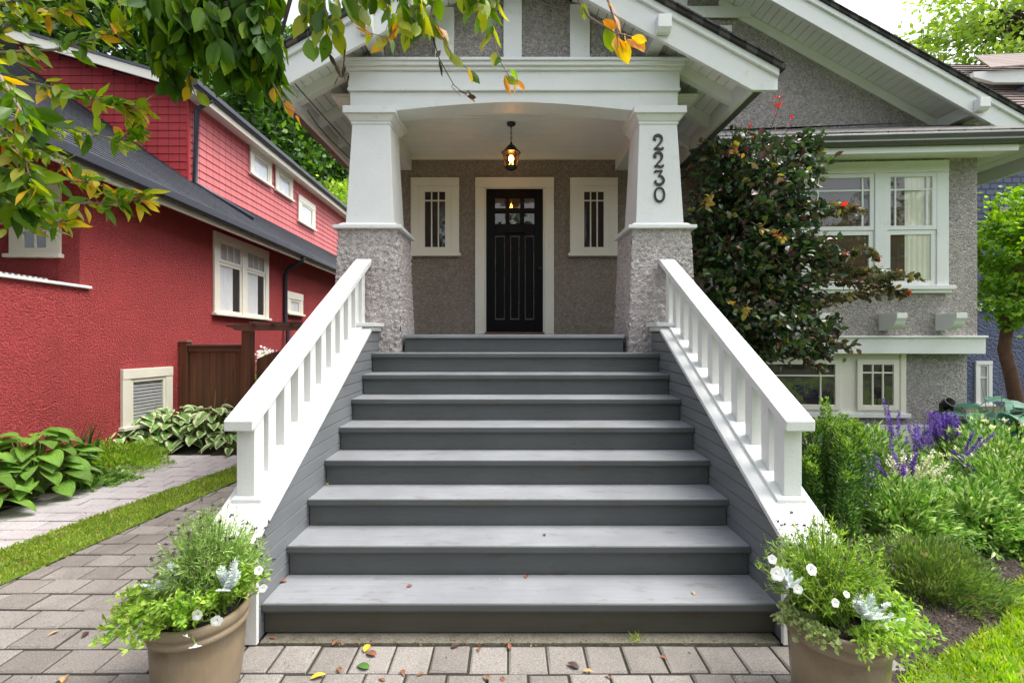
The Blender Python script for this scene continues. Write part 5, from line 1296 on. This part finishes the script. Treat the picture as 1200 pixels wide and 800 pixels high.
# slim tree on the right
tree('slim_tree', (7.75, 7.1, 0), 'slim bright green tree with a curved red brown trunk at the right edge', 'tree',
     [(7.78, 7.1, 0), (7.62, 7.1, .9), (7.50, 7.1, 1.35), (7.58, 7.1, 2.0), (7.75, 7.1, 2.7), (7.8, 7.1, 3.3)], [.10, .085, .08, .06, .04, .02], M['barkred'],
     [((7.95, 7.1, 2.95), (.95, .8, .95), 130, 40, .10, .25), ((7.55, 7.0, 2.1), (.55, .5, .35), 30, 40, .09, .4), ((8.2, 7.1, 3.5), (.6, .6, .45), 26, 36, .09, .4), ((8.35, 7.0, 2.0), (.6, .6, .4), 30, 36, .1, .4)], M['treebright'], .075, .72, limbs=9, simple=False)
# far trees
tree('broad_tree', (-12.5, 26, 0), 'tall dark leafy tree rising behind the red house next to the porch roof', 'tree', [(-12.5, 26, 0), (-12.3, 26, 4), (-12.5, 26, 8), (-12.4, 26, 12)], [.45, .38, .3, .14], M['bark'],
     [((-12.5, 26, 10.8), (5.2, 4.5, 6.0), 300, 90, .55, .4), ((-10.0, 24.5, 8.5), (2.4, 2.4, 2.8), 90, 90, .5, .3)], M['treeleaf'], .34, .6)
tree('broad_tree', (-24, 28, 0), 'huge dark leafy tree filling the top left corner behind the red house', 'tree', [(-24, 28, 0), (-23.6, 28, 6), (-24, 28, 11), (-23.5, 28, 16)], [.6, .5, .4, .2], M['bark'],
     [((-24, 28, 17), (9.5, 5, 7.5), 420, 90, .65, .4), ((-17.0, 29, 16), (4.5, 4, 6), 170, 80, .6, .4)], M['treeleaf'], .42, .6)
tree('young_tree', (-9.2, 22, 0), 'lighter yellow green tree low between the red house eave and the porch pillar', 'tree', [(-9.2, 22, 0), (-9.2, 22, 3), (-9.1, 22, 6)], [.16, .12, .06], M['bark'],
     [((-8.8, 22, 7.0), (1.8, 1.8, 1.9), 80, 70, .35, .4)], M['treepale'], .26, .6)
tree('airy_tree', (19.5, 17, 0), 'airy pale green tree against the sky above the blue house roof', 'tree', [(20, 17, 0), (20, 17, 5), (19.8, 17, 9), (19.0, 17, 12), (18.0, 17, 13.5)], [.4, .32, .24, .15, .06], M['bark'],
     [((19.2, 17, 13.2), (4.0, 3.0, 2.6), 170, 34, .40, .25), ((16.2, 17, 12.0), (1.5, 1.5, 1.1), 26, 22, .32, .2), ((18.5, 16.5, 10.8), (3.2, 2.5, 1.2), 80, 30, .36, .2)], M['treepale'], .24, .55, limbs=26)

# ------------------------------------------------------------------ the tree the photographer stands under
fg = thing('leaning_fruit_tree', (-2.9, 1.2, 0), 'leafy tree with green and yellow leaves hanging across the top left of the photo', 'tree')
tk = MB()
tk.tube([(-2.9, 1.2, 0), (-2.88, 1.2, 1.0), (-2.75, 1.25, 1.9), (-2.6, 1.35, 2.5)], [.13, .11, .09, .07], 12)
limb = lambda *a, r0=.03: tk.tube(list(a), [r0*(1-.6*k/(len(a)-1)) for k in range(len(a))], 8)
LJ = Vector((-2.6, 1.35, 2.5))
limb(LJ, P(-120, 60, 1.7), P(-60, 70, 1.75)); limb(LJ, P(-130, 170, 1.7), P(-60, 150, 1.72)); limb(LJ, P(-120, 260, 1.7), P(-50, 255, 1.7))
limb(LJ, Vector((-2.0, 1.5, 3.1)), P(120, -60, 1.7), P(330, -75, 1.65), P(560, -60, 1.6), P(760, -50, 1.6), r0=.05)
limb(P(120, -60, 1.7), P(180, -20, 1.65), P(235, 20, 1.6), P(280, 60, 1.6), r0=.014)
limb(P(330, -75, 1.65), P(345, -20, 1.6), P(330, 40, 1.55), r0=.012)
tk.build('trunk', M['twigd'], fg, smooth=True, fix=False)
lb = [[(-60, 70, 0), (0, 62, .02), (70, 58, .0), (125, 40, -.03), (143, 30, -.05)], [(-60, 70, 0), (10, 30, .05), (50, 10, .05), (95, 14, 0)], [(-60, 100, .1), (20, 92, .05), (80, 108, 0), (128, 118, -.04), (165, 127, -.05)],
      [(-60, 150, .0), (30, 140, 0), (85, 152, .02), (140, 165, 0), (160, 150, 0)], [(-60, 150, 0), (10, 165, 0), (60, 178, .05), (110, 205, .05)], [(-50, 200, 0), (10, 205, 0), (60, 208, 0), (110, 215, 0), (172, 235, .02)],
      [(-50, 255, 0), (20, 235, 0), (75, 238, .02), (130, 238, 0), (178, 230, 0)], [(-50, 255, .0), (5, 262, 0), (50, 262, 0), (80, 258, 0)], [(-60, 120, -.2), (0, 150, -.25), (30, 190, -.3), (40, 225, -.3)], [(-60, 30, 0), (0, 5, 0), (60, -8, 0), (110, -10, 0)], [(-40, 60, -.3), (0, 90, -.35), (25, 130, -.4), (30, 160, -.4)]]
twig(fg, [PP(l, 1.75) for l in lb], M['fgleaf'], 112, .074, .38, .007, 'twig', .25, tip=M['fgorange'], tipfrac=.13, spread=.018, name='branch', hi=True)
lb2 = [[(-60, 200, 0), (0, 225, 0), (30, 250, 0)], [(-60, 235, -.1), (-5, 215, -.1), (35, 200, -.1)], [(-60, 130, -.1), (0, 125, -.1), (45, 135, -.1)], [(-60, 170, -.1), (-10, 190, -.1), (20, 215, -.1)]]
twig(fg, [PP(l, 1.6) for l in lb2], M['fgdark'], 75, .10, .5, .006, 'twigd', .5, spread=.02, name='branch', hi=True)
# dense dark hanging leaves: sampled twigs hanging from the upper limb
rt = random.Random(33); hang = []
def hangs(n, x0, x1, y0, y1, d0_, d1_):
    for k in range(n):
        x = rt.uniform(x0, x1); y = rt.uniform(y0, y1); d = rt.uniform(d0_, d1_)
        hang.append([P(x-12+rt.uniform(-20, 20), -70, d), P(x-4, -30+(y+30)*.4, d), P(x+rt.uniform(-8, 8), y, d)])
hangs(19, 150, 330, -20, 78, 1.5, 1.9); hangs(15, 185, 325, 40, 108, 1.55, 1.8); 
twig(fg, hang, M['fgdark'], 96, .092, .50, .004, 'twigd', 1.1, spread=.03, name='branch', hi=True)
M['fgdark'].node_tree.nodes['Principled BSDF'].inputs['Specular IOR Level'].default_value = .22
hang = []
hangs(6, 150, 330, -20, 60, 1.7, 1.95); hangs(13, 330, 500, -30, 46, 1.5, 1.75); hangs(7, 440, 610, -30, 30, 1.5, 1.7)
twig(fg, hang, M['fgleaf'], 58, .086, .52, .004, 'twig', 1.0, spread=.03, name='branch', hi=True)
named = [[(520, -60, 0), (505, 20, 0), (530, 65, 0), (560, 92, 0)], [(600, -60, 0), (570, 10, 0), (585, 70, 0), (603, 100, 0)], [(640, -60, 0), (690, 20, 0), (720, 38, 0), (748, 45, 0)], [(690, -60, 0), (712, 0, 0), (722, 30, 0), (730, 62, 0)], [(470, -60, 0), (475, 20, 0), (455, 45, 0), (430, 38, 0)],
         [(300, 40, 0), (318, 95, 0), (335, 125, 0), (350, 135, 0)], [(215, 60, .05), (224, 100, .05), (232, 118, .05)]]
twig(fg, [PP(l, 1.62) for l in named], M['fgleaf'], 26, .078, .50, .005, 'twig', .7, tip=M['fgorange'], tipfrac=.32, spread=.012, name='branch', hi=True)
twig(fg, [PP(l, 1.62) for l in ([(500, 20, 0), (515, 70, 0), (532, 100, 0), (556, 120, 0)], [(360, 20, 0), (378, 55, 0), (392, 72, 0)], [(405, 50, 0), (402, 85, 0), (406, 98, 0)])], M['fgdry'], 24, .05, .3, .003, 'twigd', .4, name='branch', hi=True)

# street trees behind the photographer: they shade the front and show in the panes
fp_ = []; fd_ = []
for k in range(9):
    c = (-16+k*4.2, -12-1.5*(k % 2), 3.0+.8*(k % 3)); cc, p, d = clumps(c, (3.0, 2.5, 3.6), 60, 45, .6, .35, .3); fp_.append(p); fd_.append(d)
leaves('street_tree_mass', M['treeleaf'], None, np.concatenate(fp_), np.concatenate(fd_), .5*rng.uniform(.7, 1.2, sum(len(p) for p in fp_)), .6, simple=True, kind='stuff')

# ------------------------------------------------------------------ fallen leaves
def fallen(px, py, z, col, L, label, grp=None, ang=None):
    d = (H-z)*F/(py-Y0); c = Vector((PX(px, d), d, z+.008))
    mb = MB(); uv = []; az = random.uniform(0, 6.28) if ang is None else ang
    bigleaf(mb, uv, (c.x-math.cos(az)*L/2, c.y-math.sin(az)*L/2, c.z), az, random.uniform(.05, .35), random.uniform(-.45, -.1), L, L*random.uniform(.4, .55), random.uniform(-.25, .25), -.35, 8, 5, .8)
    lo = min(p[2] for p in mb.v); mb.v = [(p[0], p[1], p[2]-lo+z+.003) for p in mb.v]
    o = mb.build('fallen_leaf', M[col], None, smooth=True, fix=False, label=label, cat='leaf', group=grp or 'fallen leaves')
    return o
M['lf_y'] = paint('yellow_fallen_leaf', (.62, .40, .03), .6, .3, .001); M['lf_b'] = paint('brown_fallen_leaf', (.22, .085, .04), .7, .3, .001)
M['lf_g'] = paint('green_fallen_leaf', (.07, .17, .03), .5, .3, .001); M['lf_t'] = paint('tan_fallen_leaf', (.45, .30, .14), .7, .3, .001); M['lf_d'] = paint('dark_fallen_leaf', (.06, .03, .025), .7, .3, .001)
zx = lambda x: 300+x/1.818
zy = lambda y: 720+y/1.818
BR = 'small brown dry leaf lying on the grey pavers in front of the steps'; GB = 'small brown leaves on the pavers'
for x, y in ((35, 52), (170, 60), (178, 118), (313, 125), (350, 128), (475, 75), (540, 68), (750, 135), (868, 92), (490, 135), (525, 138), (268, 140)):
    fallen(zx(x), zy(y), 0, 'lf_b', random.uniform(.03, .05), BR, GB)
fallen(zx(237), zy(73), 0, 'lf_y', .07, 'yellow leaf touching a brown one on the pavers, left of the middle')
fallen(zx(245), zy(86), 0, 'lf_b', .065, 'long brown leaf beside the yellow one on the pavers')
fallen(zx(133), zy(133), 0, 'lf_y', .07, 'bright yellow leaf on the pavers nearest the left pot', ang=.4)
fallen(zx(228), zy(113), 0, 'lf_g', .075, 'single green leaf fallen on the pavers', ang=2.8)
fallen(zx(425), zy(69), 0, 'lf_d', .055, 'dark brown leaf close under the bottom riser')
fallen(zx(675), zy(110), 0, 'lf_d', .065, 'dark curled leaf on the pavers right of the middle', ang=2.5)
fallen(zx(708), zy(123), 0, 'lf_t', .05, 'pale tan leaf beside the dark curled leaf')
fallen(100, 744, 0, 'lf_d', .05, 'dark leaf on the driveway pavers left of the left pot'); fallen(62, 743, 0, 'lf_t', .05, 'tan leaf on the pavers farthest left'); fallen(75, 796, 0, 'lf_t', .06, 'tan leaf at the bottom left corner on the pavers')
fallen(480, 687, .177, 'lf_b', .035, 'small red brown leaf on the bottom tread, left of the middle'); fallen(617, 676, .177, 'lf_b', .045, 'curled red leaf at the back of the bottom tread')
fallen(813, 695, .177, 'lf_t', .035, 'tiny orange leaf on the bottom tread toward the right'); fallen(330, 682, .177, 'lf_b', .06, 'brown leaf at the left end of the bottom tread'); fallen(383, 567, .531, 'lf_t', .05, 'tan leaf at the left end of the third tread')
fallen(890, 684, .177, 'lf_y', .03, 'tiny yellow leaf at the right end of the bottom tread'); fallen(638, 627, .354, 'lf_d', .03, 'small dark leaf on the second tread')
li = []
for k in range(420):
    if k < 240: q = (rng.uniform(-1.28, 1.38), 2.425+abs(rng.normal())*.035-.02, .006)
    else: q = (rng.uniform(-3.0, 1.7), rng.uniform(1.6, 4.5) if rng.uniform() < .5 else rng.uniform(1.7, 2.4), .006)
    if q[0] < 1.7 and not (q[1] > 2.46 and q[0] > -1.6): li.append(q)
M['litter'] = leafmat('plant_litter', [(0., (.06, .03, .015)), (.5, (.16, .09, .04)), (.8, (.28, .18, .06)), (1., (.10, .14, .03))], 0., .9)
leaves('plant_litter', M['litter'], None, np.array(li), rdir(len(li), (0, 0, .0))*np.array([1, 1, .15]), .014*rng.uniform(.5, 1.4, len(li)), .5, simple=True, kind='stuff')
# little weed at the foot of the steps
wd = (H)*F/(750-Y0)
n = 26; p0 = np.tile(np.array([PX(747, wd), wd, 0]), (n, 1))+rng.normal(size=(n, 3))*np.array([.015, .008, 0])
leaves('grass_tuft', M['grass'], None, p0, rdir(n, (0, -.2, .9)), .05*rng.uniform(.5, 1.2, n), .12, simple=True, label='small green weed tuft growing at the foot of the bottom riser', cat='weed')
